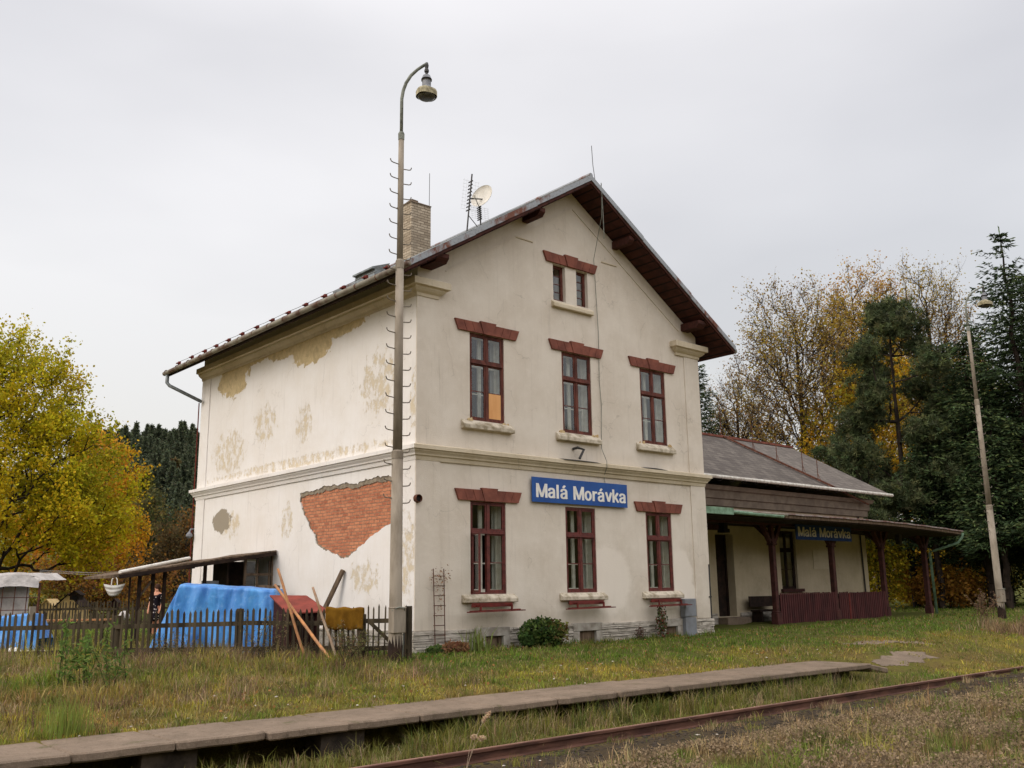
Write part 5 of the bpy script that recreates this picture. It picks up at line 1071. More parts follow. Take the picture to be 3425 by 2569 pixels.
o = MB().beam((-.85, 5.6, 1.42), (-.35, 5.3, 1.40), .14, .12).beam((-.82, 5.55, 1.34), (-.4, 5.3, 1.32), .03, .06).build('wooden_trough', M['oldwood'], None, org=(-.6, 5.5, 1.3)); tag(o, 'old wooden trough on top of the pile by the shed', 'trough')
o = MB().beam((-.62, 5.2, 1.38), (-.40, 3.4, .2), .10, .04).beam((-.62, 5.4, .0), (-.62, 5.4, 1.34), .3, .3).build('leaning_board', M['oldwood'], None, org=(-.4, 3.4, 0)); tag(o, 'weathered board leaning beside the tarpaulin and red hutch', 'board')
o = MB().tube([(-3.92, 6.35, 1.80), (-1.62, 7.9, 2.20)], .045, 10).build('white_pipe', M['white'], None, org=(-3.9, 6.35, 1.8)); tag(o, 'long white pipe lying on the lean-to roof', 'pipe')
o = MB().box(-1.75, -1.32, 6.7, 6.76, 1.15, 1.60).build('grey_box', M['cabinet'], None, org=(-1.5, 6.7, 1.1)); tag(o, 'small grey cabinet under the lean-to roof', 'cabinet')
# sheet-covered rack at far left
t = thing('covered_rack', (-5.6, 9.4, 0), 'rack of thin rods covered with a crumpled white plastic sheet', 'rack')
V = []; nu, nv = 34, 14; a0, a1 = np.array([-4.93, 8.95]), np.array([-7.2, 10.9]); bk = np.array([.66, .752])*1.4
for i in range(nu+1):
    for j in range(nv+1):
        u, v = i/nu, j/nv; w_ = (fbm(u*6, v*4, 2)-.5)*.14
        if v < .4: q = v/.4; p = a0+(a1-a0)*u+bk*(-.06+.03*q); z = 1.47+.06*math.sin(u*8)+(1.84-1.47)*q
        else: q = (v-.4)/.6; p = a0+(a1-a0)*u+bk*q; z = 1.84+.02*q
        if i < 3 and v < .4: z -= .0
        V.append((p[0]+w_*.3, p[1]+w_*.3, z+w_*.35-(.17*(3-i)/3 if i < 3 and v >= .3 else 0)))
MB().add(V, [(i*(nv+1)+j, (i+1)*(nv+1)+j, (i+1)*(nv+1)+j+1, i*(nv+1)+j+1) for i in range(nu) for j in range(nv)]).build('plastic_sheet', M['sheet'], t, smooth=True)
m_ = MB()
for k in range(11): p = a0+(a1-a0)*(k/10); m_.tube([(p[0]-.02, p[1], 0), (p[0], p[1], 1.6)], .012 if k else .03, 5)
for z in (.95, 1.25): m_.tube([(a0[0], a0[1], z), (a1[0], a1[1], z)], .01, 5)
m_.build('rods', M['rust'], t); p = a0+bk*.5; MB().add([(a0[0]+.1-.2, a0[1]+.5, .05), (a1[0]+.2, a1[1]+.5, .05), (a1[0]+.2, a1[1]+.5, 1.55), (a0[0]-.1, a0[1]+.5, 1.55)], [(0, 1, 2, 3)]).build('backing_sheet', M['sheet'], t)
o = MB().box(-5.62, -5.50, 7.0, 7.12, 0, 1.05).build('grey_post', M['polecon'], None, org=(-5.5, 7, 0)); tag(o, 'short grey concrete post by the low blue tarpaulin', 'post')
for k, (x, y, s_) in enumerate(((-6.35, 5.2, .16), (-6.1, 5.0, .12), (-5.85, 4.9, .12))):
    o = MB().lathe((x, y, 0), [(s_*.6, 0), (s_, .02), (s_*1.05, s_*1.0), (s_*.7, s_*1.5), (s_*.3, s_*1.6)], 12).build('stone_pot', M['paleston'] if k else M['white'], None, org=(x, y, 0), smooth=True); tag(o, ['pale pinkish garden pot nearest the low tarpaulin, leftmost', 'middle small stone garden pot', 'right small stone garden pot'][k], 'pot')
# clothesline and basket
m_ = MB(); r_, u_ = None, None
L0, L1 = np.array([-4.95, 9.0, 1.86]), np.array([-3.9, 6.5, 1.74])
for dz in (0, .05): m_.tube([tuple(L0+np.array([0, 0, dz])), tuple((L0+L1)/2+np.array([.4, .4, dz-.02])), (-2.6, 8.6, 1.84+dz)], .004, 4)
o = m_.tube([(-2.85, 9.8, 1.845), (-4.95, 9.0, 1.87)], .004, 4).tube([(-2.85, 9.8, 1.845), (-2.6, 8.4, 1.95)], .004, 4).build('clothesline', M['sheet'], None, org=tuple(L0)); tag(o, 'thin clothesline between the covered rack and the lean-to', 'clothesline')
t = thing('basket', (-2.86, 9.79, 1.25), 'white and grey striped basket hanging from the clothesline', 'basket')
ad_ = np.array([.752, -.66]); bc = np.array([-2.85, 9.79])
def bask(u, z, d): p = bc+ad_*u+np.array([.66, .752])*d; return (p[0], p[1], z)
for k in range(5):
    z0_, z1_ = 1.25+.056*k, 1.25+.056*(k+1); w0, w1 = .14+.155*(k/5)**.8, .14+.155*((k+1)/5)**.8; m_ = MB(); N = 20; vs = []
    for z, w in ((z0_, w0), (z1_, w1)):
        for j in range(N): q = 2*math.pi*j/N; vs.append(bask(w*math.cos(q), z+.05*(abs(math.cos(q))**2)*1.0, .08*math.sin(q)))
    m_.add(vs, [(j, (j+1) % N, N+(j+1) % N, N+j) for j in range(N)]+([tuple(range(N))] if k == 0 else [])).build('woven_band', M['white' if k % 2 == 0 else 'greystone'], t, smooth=True)
MB().tube([bask(-.08, 1.55, 0), bask(-.07, 1.68, 0), bask(-.03, 1.745, 0), bask(.03, 1.745, 0), bask(.07, 1.68, 0), bask(.08, 1.55, 0)], .013, 6).build('handle', M['white'], t)
# garden huts
def hut(loc, w, h, dep, label, m, rm, ang=-.7, open_=False, name='garden_hut', post=0):
    t = thing(name, loc, label, 'hut'); x, y, z = loc; c, s2 = math.cos(ang), math.sin(ang)
    def P(u, v, q): return (x+u*c-v*s2, y+u*s2+v*c, z+q)
    m_ = MB(); e = h*.62; m_.prism([(-w/2, 0), (w/2, 0), (w/2, e), (0, h), (-w/2, e)], (0, dep), lambda a, b, d: P(a, d, b)).build('wall', M[m], t)
    for s_ in (-1, 1): MB().prism([(0, h+.02), (s_*w*.62, e-.07*h), (s_*w*.62, e-.07*h+.03), (0, h+.06)], (-.08, dep+.08), lambda a, b, d: P(a, d, b)).build('roof', M[rm], t)
    if post: MB().tube([P(0, dep/2, -post), P(0, dep/2, 0)], .04, 6).build('post', M['darkwood'], t); MB().prism([(-w*.25, .05*h), (w*.25, .05*h), (w*.25, e*.8), (-w*.25, e*.8)], (-.01, 0), lambda a, b, d: P(a, d, b)).build('opening', M['dark'], t)
    return t
M['cream'] = mat('cream_boards', lin(222, 196, 144), lin(206, 178, 126), 5)
hut((2.24, 30.6, .05), 1.0, 1.28, 1.2, 'cream garden hut with steep gable behind the far fence, the larger one', 'cream', 'darkwood')
hut((1.5, 31.2, .05), .8, 1.04, 1.0, 'smaller cream gabled hut left of the larger one', 'cream', 'cream')
hut((1.5, 27.25, 1.1), .42, .34, .4, 'brown bird house on a post beside the cream huts', 'darkwood', 'darkwood', name='bird_house', post=1.1)
hut((2.8, 26.1, .78), .26, .30, .3, 'small brown bird house on a post right of the basket', 'hutdark', 'darkwood', name='bird_house', post=.8)
t = thing('garden_table', (-3.2, 11.5, 0), 'long low plank table in the garden behind the fence', 'table')
MB().beam((-4.4, 12.6, .62), (-2.5, 10.9, .62), .5, .04).build('tabletop', M['stickor'], t)
for a, b in ((-4.2, 12.3), (-2.7, 11.0), (-3.5, 11.7)): MB().box(a, a+.07, b, b+.07, 0, .6).build('leg', M['darkwood'], t)
o = MB().lathe((-1.75, 12.0, .55), [(.08, 0), (.15, .06), (.16, .15), (.10, .25), (.04, .28)], 12).build('white_sack', M['sheet'], None, org=(-1.75, 12, .55), smooth=True); tag(o, 'white lumpy sack on the garden table end', 'sack')
hut((16.6, 64.7, 0), 5.2, 3.6, 6, 'grey-roofed shed far behind the garden', 'room', 'slate', ang=-.3, name='distant_shed')

# ---------------- person
def skin_obj(name, verts, edges, radii, m, parent, root=0, sub=1):
    me = bpy.data.meshes.new(name); me.from_pydata(verts, edges, []); o = bpy.data.objects.new(name, me); SC.collection.objects.link(o); o.parent = parent; LOC[o.name] = LOC[parent.name]
    md = o.modifiers.new('skin', 'SKIN'); me.skin_vertices[0].data.foreach_set('radius', np.array([[r[0], r[1]] if hasattr(r, '__len__') else [r, r] for r in radii], np.float32).ravel())
    for i, sv in enumerate(me.skin_vertices[0].data): sv.use_root = (i == root)
    md.use_smooth_shade = True; ss = o.modifiers.new('sub', 'SUBSURF'); ss.levels = sub; ss.render_levels = sub; me.materials.append(m); return o
t = thing('person', (-.06, 14.0, -.03), 'person in a dark patterned dress standing by the lean-to post', 'person'); t.rotation_euler = (0, 0, R(-55))
M['skin'] = mat('skin_tone', lin(206, 150, 122), lin(196, 138, 112), 20, rough=.6, bump=0)
s = NT('patterned_cloth'); v_ = s.n('ShaderNodeTexVoronoi'); v_.inputs['Scale'].default_value = 13; s.l(s.c, v_.inputs[0]); M['dress'] = s.fin(s.mix(s.mapr(v_.outputs[0], .22, .3), lin(190, 180, 176), lin(30, 26, 34)), .9, .1)
H_ = [(0, 0, .88), (0, 0, 1.02), (0, 0, 1.20), (0, 0, 1.33), (0, -.01, 1.40), (0, -.02, 1.50)]
vb = list(H_); eb = [(0, 1), (1, 2), (2, 3), (3, 4), (4, 5)]; rb = [.13, .115, .13, .10, .048, .085]
def chain(pts, rad, frm):
    k = frm
    for p, r in zip(pts, rad): vb.append(p); rb.append(r); eb.append((k, len(vb)-1)); k = len(vb)-1
    return k
for s_ in (-1, 1):
    h = chain([(s_*.17, 0, 1.30), (s_*.22, .01, 1.08), (s_*.21, -.08, .87), (s_*.2, -.11, .80)], [.055, .042, .033, .03], 3)
    for f in range(4): chain([(s_*(.2+.012*(f-1.5)), -.13-.004*f, .75), (s_*(.2+.014*(f-1.5)), -.13, .72)], [.010, .008], h)
    chain([(s_*.175, -.14, .78), (s_*.17, -.15, .755)], [.011, .009], h)
    chain([(s_*.085, 0, .80), (s_*.09, .01, .46), (s_*.09, .03, .09), (s_*.09, -.03, .04), (s_*.09, -.12, .03)], [.09, .06, .04, .04, .035], 0)
bdy = skin_obj('body', vb, eb, rb, M['skin'], t)
skin_obj('dress', [(0, 0, .45), (0, 0, .70), (0, 0, .88), (0, 0, 1.03), (0, 0, 1.2), (0, 0, 1.335), (-.17, 0, 1.30), (.17, 0, 1.30), (-.225, .01, 1.08), (.225, .01, 1.08)], [(0, 1), (1, 2), (2, 3), (3, 4), (4, 5), (5, 6), (5, 7), (6, 8), (7, 9)], [.20, .19, .165, .14, .155, .115, .075, .075, .062, .062], M['dress'], t, root=3)
M['hair'] = mat('brown_hair', lin(74, 48, 34), lin(50, 32, 24), 30)
L_ = LOC[t.name]
hr = MB(); NN = 12
for sx_, sy_, sz_, cc, nm, m in ((.092, .105, .118, (0, .02, 1.535), 'hair', 'hair'),):
    vs = []; fs = []
    for i in range(9):
        th = math.pi*i/8
        for j in range(NN): q = 2*math.pi*j/NN; vs.append((L_[0]+cc[0]+sx_*math.sin(th)*math.cos(q), L_[1]+cc[1]+sy_*math.sin(th)*math.sin(q)*(1 if math.sin(q) > 0 else .62), L_[2]+cc[2]+sz_*math.cos(th)))
    for i in range(8):
        for j in range(NN): fs.append((i*NN+j, i*NN+(j+1) % NN, (i+1)*NN+(j+1) % NN, (i+1)*NN+j))
    MB().add(vs, fs).build(nm, M[m], t, smooth=True)
MB().box(L_[0]-.035, L_[0]-.02, L_[1]-.112, L_[1]-.10, L_[2]+1.515, L_[2]+1.525).box(L_[0]+.02, L_[0]+.035, L_[1]-.112, L_[1]-.10, L_[2]+1.515, L_[2]+1.525).box(L_[0]-.02, L_[0]+.02, L_[1]-.112, L_[1]-.10, L_[2]+1.455, L_[2]+1.462).build('face_features', M['hutdark'], t)
MB().prism([(-.012, 1.475), (.012, 1.475), (0, 1.515)], (-.122, -.095), lambda u, v, w: (L_[0]+u, L_[1]+w, L_[2]+v)).build('nose', M['skin'], t)
# ================================================================== TREES
FH = np.array([math.sin(YAW), math.cos(YAW)]); RH = np.array([math.cos(YAW), -math.sin(YAW)])
def at(px, d, py=1288):      # ground point seen at picture column px (of 2212) at distance d
    # pitch moves columns only slightly; solved on the horizon line
    k = (px*3425/2212-1712.5)/FPX; r, u, f = cam_axes(); v = f+r*k; v = v-u*(py*3425/2212-1284.5)/FPX; t = d/(v[0]*FH[0]+v[1]*FH[1]); return CAM[0]+v[0]*t, CAM[1]+v[1]*t
def zat(px, py, d):
    r, u, f = cam_axes(); v = f+r*(px*3425/2212-1712.5)/FPX-u*(py*3425/2212-1284.5)/FPX; t = d/(v[0]*FH[0]+v[1]*FH[1]); return CAM[2]+v[2]*t
def tubes(nodes, par, rad, thr=0, n=5):
    idx = [i for i in range(len(par)) if par[i] >= 0 and rad[i] >= thr]; i = np.array(idx); p = np.array(par)[i]
    A, B = nodes[p], nodes[i]; ra, rb = rad[p], rad[i]; ra = np.minimum(ra, rb*1.9+.004); d = B-A; L = np.linalg.norm(d, axis=1)[:, None]+1e-9; d = d/L
    u = np.cross(d, np.array([.31, .21, .93])); u /= np.linalg.norm(u, axis=1)[:, None]+1e-9; w = np.cross(d, u); q = np.arange(n)*2*np.pi/n
    ring = u[:, None]*np.cos(q)[None, :, None]+w[:, None]*np.sin(q)[None, :, None]
    V = np.concatenate([A[:, None]+ring*ra[:, None, None], B[:, None]+ring*rb[:, None, None]], 1).reshape(-1, 3)
    f = np.array([[j, (j+1) % n, n+(j+1) % n, n+j] for j in range(n)]); F = (f[None]+np.arange(len(i))[:, None, None]*2*n).reshape(-1, 4); return V, F
def grow(rg, H, lobes, N, trunk_h, r0, bias=.35, trunk_lean=.02, tipr=.008, expn=.47, hollow=.55):
    """attractor points in the lobes are joined one by one to the nearest limb, so limbs fork and fill the crown"""
    P = []; vol = np.array([l[3]*l[4]*l[5] for l in lobes]); cnt = (vol**.8/np.sum(vol**.8)*N).astype(int)
    for l, c in zip(lobes, cnt):
        u = rg.normal(size=(c, 3)); u /= np.linalg.norm(u, axis=1)[:, None]; rr = hollow+(1-hollow)*rg.rand(c, 1); rr = np.where(rg.rand(c, 1) < .3, rg.rand(c, 1), rr); P.append(np.array(l[:3])+u*rr*np.array(l[3:6]))
    P = np.concatenate(P); P = P[P[:, 2] > trunk_h*.6]
    nt_ = 14; tz = np.linspace(0, H*.82, nt_); lean = np.cumsum(rg.normal(0, trunk_lean*H/nt_, (nt_, 2)), 0); T_ = np.column_stack([lean, tz]); T_[0, :2] = 0
    nodes = [tuple(p) for p in T_]; par = [-1]+list(range(nt_-1)); pl = list(tz); ok = [z >= trunk_h for z in tz]
    P = P[np.argsort(np.hypot(P[:, 0], P[:, 1])+.25*np.abs(P[:, 2]-trunk_h))]
    NA = np.zeros((len(P)*3+nt_+5, 3)); NA[:nt_] = T_; PL = np.zeros(len(NA)); PL[:nt_] = tz; OK = np.zeros(len(NA), bool); OK[:nt_] = ok; c = nt_; PR = np.full(len(NA), -1); PR[1:nt_] = np.arange(nt_-1)
    for p in P:
        d = np.linalg.norm(NA[:c]-p, axis=1); up = np.clip(NA[:c, 2]-p[2]+.15*d, 0, None); cost = d+bias*PL[:c]+up*1.2+np.where(OK[:c], 0, 1e6); j = int(np.argmin(cost)); L = d[j]
        if L > .7:
            mpt = (NA[j]+p)/2+rg.normal(0, .035*L, 3); mpt[2] -= .04*L; NA[c] = mpt; PR[c] = j; PL[c] = PL[j]+L/2; OK[c] = True; j = c; c += 1
        NA[c] = p; PR[c] = j; PL[c] = PL[j]+L*(.5 if L > .7 else 1); OK[c] = True; c += 1
    NA, PR = NA[:c], PR[:c]; cntd = np.zeros(c)
    kids = np.bincount(PR[1:], minlength=c); leaf = kids == 0; cntd[leaf] = 1
    order = np.argsort(-PL[:c]);
    for i in order:
        if PR[i] >= 0: cntd[PR[i]] += cntd[i]
    rad = np.maximum(tipr, r0*(cntd/cntd.max())**expn); rad[0] *= 1.25
    return NA, PR, rad, leaf, cntd
def broadleaf(name, loc, label, rg, H, lobes, N, trunk_h, r0, leaves, lsize, cols, spread=.35, twigs=0, twl=.7, group=None, bark='bark', yaw=0, maxdesc=4, light=None, hollow=.55, twr=.008, bias=.35):
    t = thing(name, loc, label, 'tree', group); NA, PR, rad, leaf, cd_ = grow(rg, H, lobes, N, trunk_h, r0, hollow=hollow, bias=bias)
    V, F = tubes(NA, PR, rad, 0, 6); np_mesh('trunk', V, F, M[bark], parent=t, smooth=True)
    src = NA[(cd_ <= maxdesc)]; 
    if twigs:
        k = rg.randint(0, len(src), twigs); A = src[k]; out = A-np.array([0, 0, H*.35]); out /= np.linalg.norm(out, axis=1)[:, None]+1e-6; d = out*.6+rg.normal(0, .55, A.shape)+np.array([0, 0, .35]); d /= np.linalg.norm(d, axis=1)[:, None]
        l = twl*rg.uniform(.4, 1.2, (twigs, 1)); sd = np.cross(d, rg.normal(size=d.shape)); sd /= np.linalg.norm(sd, axis=1)[:, None]; B = A+d*l*.5+rg.normal(0, .04, A.shape); C_ = A+d*l+np.array([0, 0, .06])*l
        V = np.stack([A-sd*twr, A+sd*twr, B+sd*twr*.6, B-sd*twr*.6, C_], 1).reshape(-1, 3); b = np.arange(twigs)[:, None]*5; F = np.concatenate([b+np.array([[0, 1, 2]]), b+np.array([[0, 2, 3]]), b+np.array([[3, 2, 4]])]); np_mesh('twigs', V, F, M[bark], parent=t)
        src = np.concatenate([B, C_])
    if leaves:
        k = rg.randint(0, len(src), leaves); P = src[k]+rg.normal(0, spread, (leaves, 3))*rg.rand(leaves, 1); c = np.array(cols)
        w = fbm(P[:, 0]*.5+P[:, 1]*.35+7, P[:, 2]*.5, .8); ci = np.clip(((w-.5)*2.6+.5)*len(c)+rg.normal(0, .6, leaves), 0, len(c)-1).astype(int); V, F, C = cards(P, lsize*rg.uniform(.55, 1.25, leaves), jitter(c[ci], .22), .72)
        np_mesh('crown', V, F, M['leaf'], parent=t, tint=C)
    return t
def conifer(name, loc, label, rg, H, R0, cols, detail=1.0, group=None, bare=.06, droop=.25, gap=.0, card=.16, top=1.0, dens=1.0, tw=.055, pw=.78):
    t = thing(name, loc, label, 'tree', group); MBt = []; nodes = [(0, 0, 0)]; par = [-1]; rad = [H*.016+.03]; nz = 24
    for i in range(1, nz+1): nodes.append((rg.normal(0, .004*H), rg.normal(0, .004*H), H*i/nz)); par.append(i-1); rad.append((H*.016+.03)*(1-i/nz)+.012)
    P = []; D = []; S = []; z = H*bare
    while z < H*.985:
        f = z/H; r = R0*((1-f)**pw)*(1 if f > .12 else .75+2*f)+.12; nb = int((5 if f < .9 else 4)*1)
        a0 = rg.rand()*6.28
        for k in range(nb):
            if rg.rand() < gap+(.35 if f > .84 and detail > .9 else 0): continue
            a = a0+k*2*math.pi/nb+rg.normal(0, .18); L = r*rg.uniform(.62, 1.12)*(1 if detail < .9 else (.62+.72*float(vnoise(a*1.1+z*.13, z*.55+R0))))*(1 if f < .86 or detail < .9 else rg.uniform(.3, 1.25)); el = .35*(f-.35); m = max(3, int(L/.32*detail)+2); dirv = np.array([math.cos(a), math.sin(a), 0]); prev = int(round(f*nz)); base = np.array([0, 0, z])
            pts = []
            for q in np.linspace(.12, 1, m):
                p = base+dirv*L*q+np.array([0, 0, L*(el*q-droop*q*(1-.72*q)*1.3+.10*q**3)]); pts.append(p)
            bi = prev
            for j, p in enumerate(pts):
                nodes.append(tuple(p)); par.append(bi); rad.append(max(.006, .030*(1-j/m)*(1-f)+.006)); bi = len(nodes)-1
                q = (j+1)/m; sl = (L*.42*(1-.62*q)+.10)*1.0; nside = 3 if detail >= 1 else 1
                for s_ in (-1, 1):
                    for v in range(nside):
                        ang = a+s_*rg.uniform(.55, 1.05); dd = np.array([math.cos(ang), math.sin(ang), -.22+rg.normal(0, .12)]); nn_ = max(2, int(sl/(card*.85)*dens)); pp = p+dirv*rg.uniform(-.16, .16)
                        for w in np.linspace(.1, 1, nn_): P.append(pp+dd*sl*w+rg.normal(0, .02, 3)); D.append(dd+rg.normal(0, .25, 3)); S.append(q)
                P.append(p); D.append(dirv+np.array([0, 0, .2])); S.append(q)
            P.append(pts[-1]+dirv*card*.5+np.array([0, 0, card*.2])); D.append(dirv*.9+np.array([0, 0, .4])); S.append(1)
        z += max(.10, H*.020*(1.25-.5*f))/max(detail, .4)**.3
    for w in np.linspace(.93, 1.0, 14): P.append(np.array([0, 0, H*w])); D.append(np.array([rg.normal(0, .12), rg.normal(0, .12), 1])); S.append(1)
    P, D, S = np.array(P), np.array(D), np.array(S); D /= np.linalg.norm(D, axis=1)[:, None]; n = len(P); sd = np.cross(D, rg.normal(size=(n, 3))); sd /= np.linalg.norm(sd, axis=1)[:, None]
    s_ = (card*rg.uniform(.7, 1.25, n))[:, None]; V = np.stack([P-D*s_*.5, P+sd*s_*tw/card*1.2+D*s_*.1, P+D*s_*.75, P-sd*s_*tw/card*1.2+D*s_*.1], 1).reshape(-1, 3)
    c = np.array(cols); ci = np.clip(((S > .8)*.5+rg.rand(n))*len(c)*.7, 0, len(c)-1).astype(int); col = jitter(c[ci], .22)
    np_mesh('crown', V, np.arange(n)[:, None]*4+np.array([[0, 1, 2, 3]]), M['needle'], parent=t, tint=np.repeat(col, 4, 0))
    NA = np.array(nodes); V, F = tubes(NA, par, np.array(rad), .0, 5 if detail >= 1 else 3); np_mesh('trunk', V, F, M['bark'], parent=t)
    return t, n
rg = np.random.RandomState(21)
YEL = [(.33, .30, .018), (.40, .345, .016), (.46, .385, .014), (.50, .38, .016), (.5, .25, .02)]
x, y = at(-38, 40, 950); 
broadleaf('maple_tree', (x, y, G(x, y)), 'big yellow-green leafy tree at the left edge of the yard', rg, 13.5, [(0, 0, 5.6, 4.6, 4.6, 4.3), (.9, -.6, 9.0, 3.2, 3.2, 2.9), (.3, -.2, 11.2, 2.2, 2.2, 1.5), (3.2, -2.8, 4.2, 2.5, 2.5, 2.6), (2.5, -2.2, 6.9, 2.3, 2.3, 1.9)], 680, 1.6, .24, 84000, .070, YEL[:4], .34, 2200, .9, bark='bark', maxdesc=5, hollow=.4)
x, y = at(208, 52, 1030)
broadleaf('birch_tree', (x, y, G(x, y)), 'orange-yellow birch behind the right side of the big yellow tree', rg, 10.4, [(0, 0, 6.2, 2.3, 2.3, 3.9), (.7, -.6, 4.2, 1.7, 1.7, 2.4), (-1.5, 1.2, 4.0, 2.0, 2.0, 3.0)], 300, 1.5, .13, 24000, .085, [(.44, .29, .02), (.58, .32, .02), (.62, .29, .03)], .38, 900, .7, bark='birchbark')
x, y = at(140, 48)
broadleaf('orange_bush', (x, y, G(x, y)), 'low orange-brown bush below the birch behind the far fence', rg, 3.4, [(0, 0, 1.8, 2.6, 1.6, 1.6), (2.6, -2.2, 1.4, 1.8, 1.4, 1.3)], 200, .3, .06, 9000, .075, [(.20, .17, .03), (.30, .16, .03), (.22, .10, .03)], .3, 300, .5)
x, y = at(235, 50)
broadleaf('orange_bush', (x, y, G(x, y)), 'russet bush just left of the hanging basket', rg, 2.8, [(0, 0, 1.5, 1.7, 1.5, 1.5)], 140, .3, .05, 6000, .07, [(.34, .19, .03), (.30, .15, .03), (.20, .13, .04)], .3, 200, .5)
x, y = at(303, 66)
broadleaf('willow_tree', (x, y, G(x, y)), 'round dull green tree below the spruce hillside', rg, 8.6, [(0, 0, 4.6, 2.6, 2.6, 3.3), (-1.2, .9, 3.4, 2, 2, 2.3)], 260, 1, .14, 15000, .10, [(.055, .065, .025), (.085, .085, .03), (.12, .10, .03)], .4, 500, .7)
x, y = at(395, 64)
broadleaf('copper_tree', (x, y, G(x, y)), 'copper-brown tree against the left edge of the building', rg, 6.8, [(0, 0, 3.6, 2.0, 2.0, 2.8), (-1.0, .8, 2.6, 1.6, 1.6, 1.8)], 220, .8, .12, 9000, .09, [(.16, .09, .03), (.24, .12, .03), (.10, .07, .03)], .4, 500, .7)
x, y = at(345, 72)
broadleaf('bare_shrub', (x, y, G(x, y)), 'brown leafless thicket between the green and copper trees', rg, 6.5, [(0, 0, 3.4, 3.2, 2.2, 3.0)], 260, .5, .08, 1500, .09, [(.10, .07, .05)], .4, 2600, .9, maxdesc=8)

# hillside forest
DK_HAZE = [(.060, .076, .052), (.080, .098, .060), (.108, .126, .070)]  # spruce greens lightened, distance haze put into the needle colour
protos = []
for k in range(4):
    t, n = conifer('spruce_tree', (0, 0, 0), 'dark spruce in the forest on the far left hillside', rg, 16, 3.7, DK_HAZE, detail=.42, card=.62, tw=.15, dens=.6, droop=.15, bare=.03, pw=1.0, group='spruces covering the far hillside'); protos.append(t)
k = 0
for row, d in enumerate((128, 142, 158, 174, 190, 207, 224, 242, 262)):
    px = 165+rg.uniform(0, 12)
    while px < 455:
        x, y = at(px, d+rg.uniform(-6, 6), 950); g = G(x, y)
        t = protos[k % 4] if k < 4 else copy_tree(protos[k % 4]); s_ = rg.uniform(.78, 1.02)*d/240*(1 if d < 215 else .82); t.location = (x, y, g-.3); t.scale = (s_, s_, s_*rg.uniform(.9, 1.15)); t.rotation_euler = (0, 0, rg.uniform(0, 6.28)); k += 1
        px += rg.uniform(8.5, 15) if d < 215 else rg.uniform(6, 10)
x, y = at(297, 150); t, n = conifer('larch_tree', (x, y, G(x, y)), 'golden larch standing out of the dark spruce hillside', rg, 19, 3.2, [(.13, .13, .03), (.18, .16, .035)], detail=.5, card=.8, tw=.2, dens=.6, bare=.03)
x, y = at(360, 215); t, n = conifer('larch_tree', (x, y, G(x, y)), 'small rusty larch high on the hillside near the skyline', rg, 12, 4.4, [(.16, .10, .04), (.13, .10, .04)], detail=.4, card=1, tw=.3, dens=.6, bare=.05)

# right side: bare maples with a few leaves
BRN = [(.19, .12, .05), (.27, .175, .05), (.34, .24, .04)]
def bare(px, d, Hpx_, wpx, label, seed, off=0, cols=BRN, leaves=8000, N=900, th=.22):
    x, y = at(px, d, Hpx_+200); g = G(x, y); H = zat(px, Hpx_-25, d)-g; w = wpx/2059*d; r2 = np.random.RandomState(seed)
    lobes = [(0, 0, H*.60, w, w, H*.36), (-w*.35*RH[0], -w*.35*RH[1], H*.70, w*.62, w*.62, H*.26), (w*.4*RH[0], w*.4*RH[1], H*.72, w*.6, w*.6, H*.25), (0, 0, H*.36, w*.85, w*.85, H*.18)]
    return broadleaf('maple_tree', (x, y, g), label, r2, H, lobes, N, H*th, .16+H*.004, int(leaves*2.2), .07, cols, .34, 7500, 1.0, maxdesc=5, hollow=.3, twr=.009, bias=.55)
bare(1722, 58, 600, 150, 'nearly bare tree with brown leaves rising behind the wing, leftmost', 3, leaves=12000, N=1000)
bare(1868, 62, 575, 105, 'thinly leaved tree with golden lower leaves, second from the left', 4, cols=[(.30, .20, .04), (.46, .32, .03), (.40, .22, .04)], leaves=17000)
bare(2010, 64, 548, 105, 'nearly bare tree above the pine and spruces', 9, leaves=8000)
bare(1600, 66, 800, 85, 'low bare tree just right of the tall house', 12, leaves=5000, N=520, th=.15)
x, y = at(1842, 56, 900)
broadleaf('golden_tree', (x, y, G(x, y)), 'golden-yellow tree behind the bare trees and pine', rg, 16.5, [(0, 0, 8, 3.0, 3.0, 6.2), (1.0, -.9, 12.6, 2.0, 2.0, 3.0), (-2.2, 1.9, 6.0, 2.2, 2.2, 4.0)], 520, 1.5, .16, 24000, .085, [(.24, .20, .02), (.38, .25, .015), (.46, .26, .015)], .4, 1400, .8)
x, y = at(1965, 74, 800)
broadleaf('golden_tree', (x, y, G(x, y)), 'yellow tree glimpsed between the pine and the spruces', rg, 20, [(0, 0, 12, 3.6, 3.6, 7), (2.0, -1.8, 14, 2.6, 2.6, 4)], 420, 3, .2, 15000, .12, [(.34, .23, .02), (.46, .27, .015)], .5, 1200, .9)
x, y = at(2070, 66, 800)
broadleaf('golden_tree', (x, y, G(x, y)), 'yellow foliage behind the distant lamp', rg, 18.5, [(0, 0, 12.6, 2.6, 2.6, 4.5)], 260, 5, .16, 9000, .11, [(.40, .25, .02), (.46, .26, .015)], .4, 700, .8)
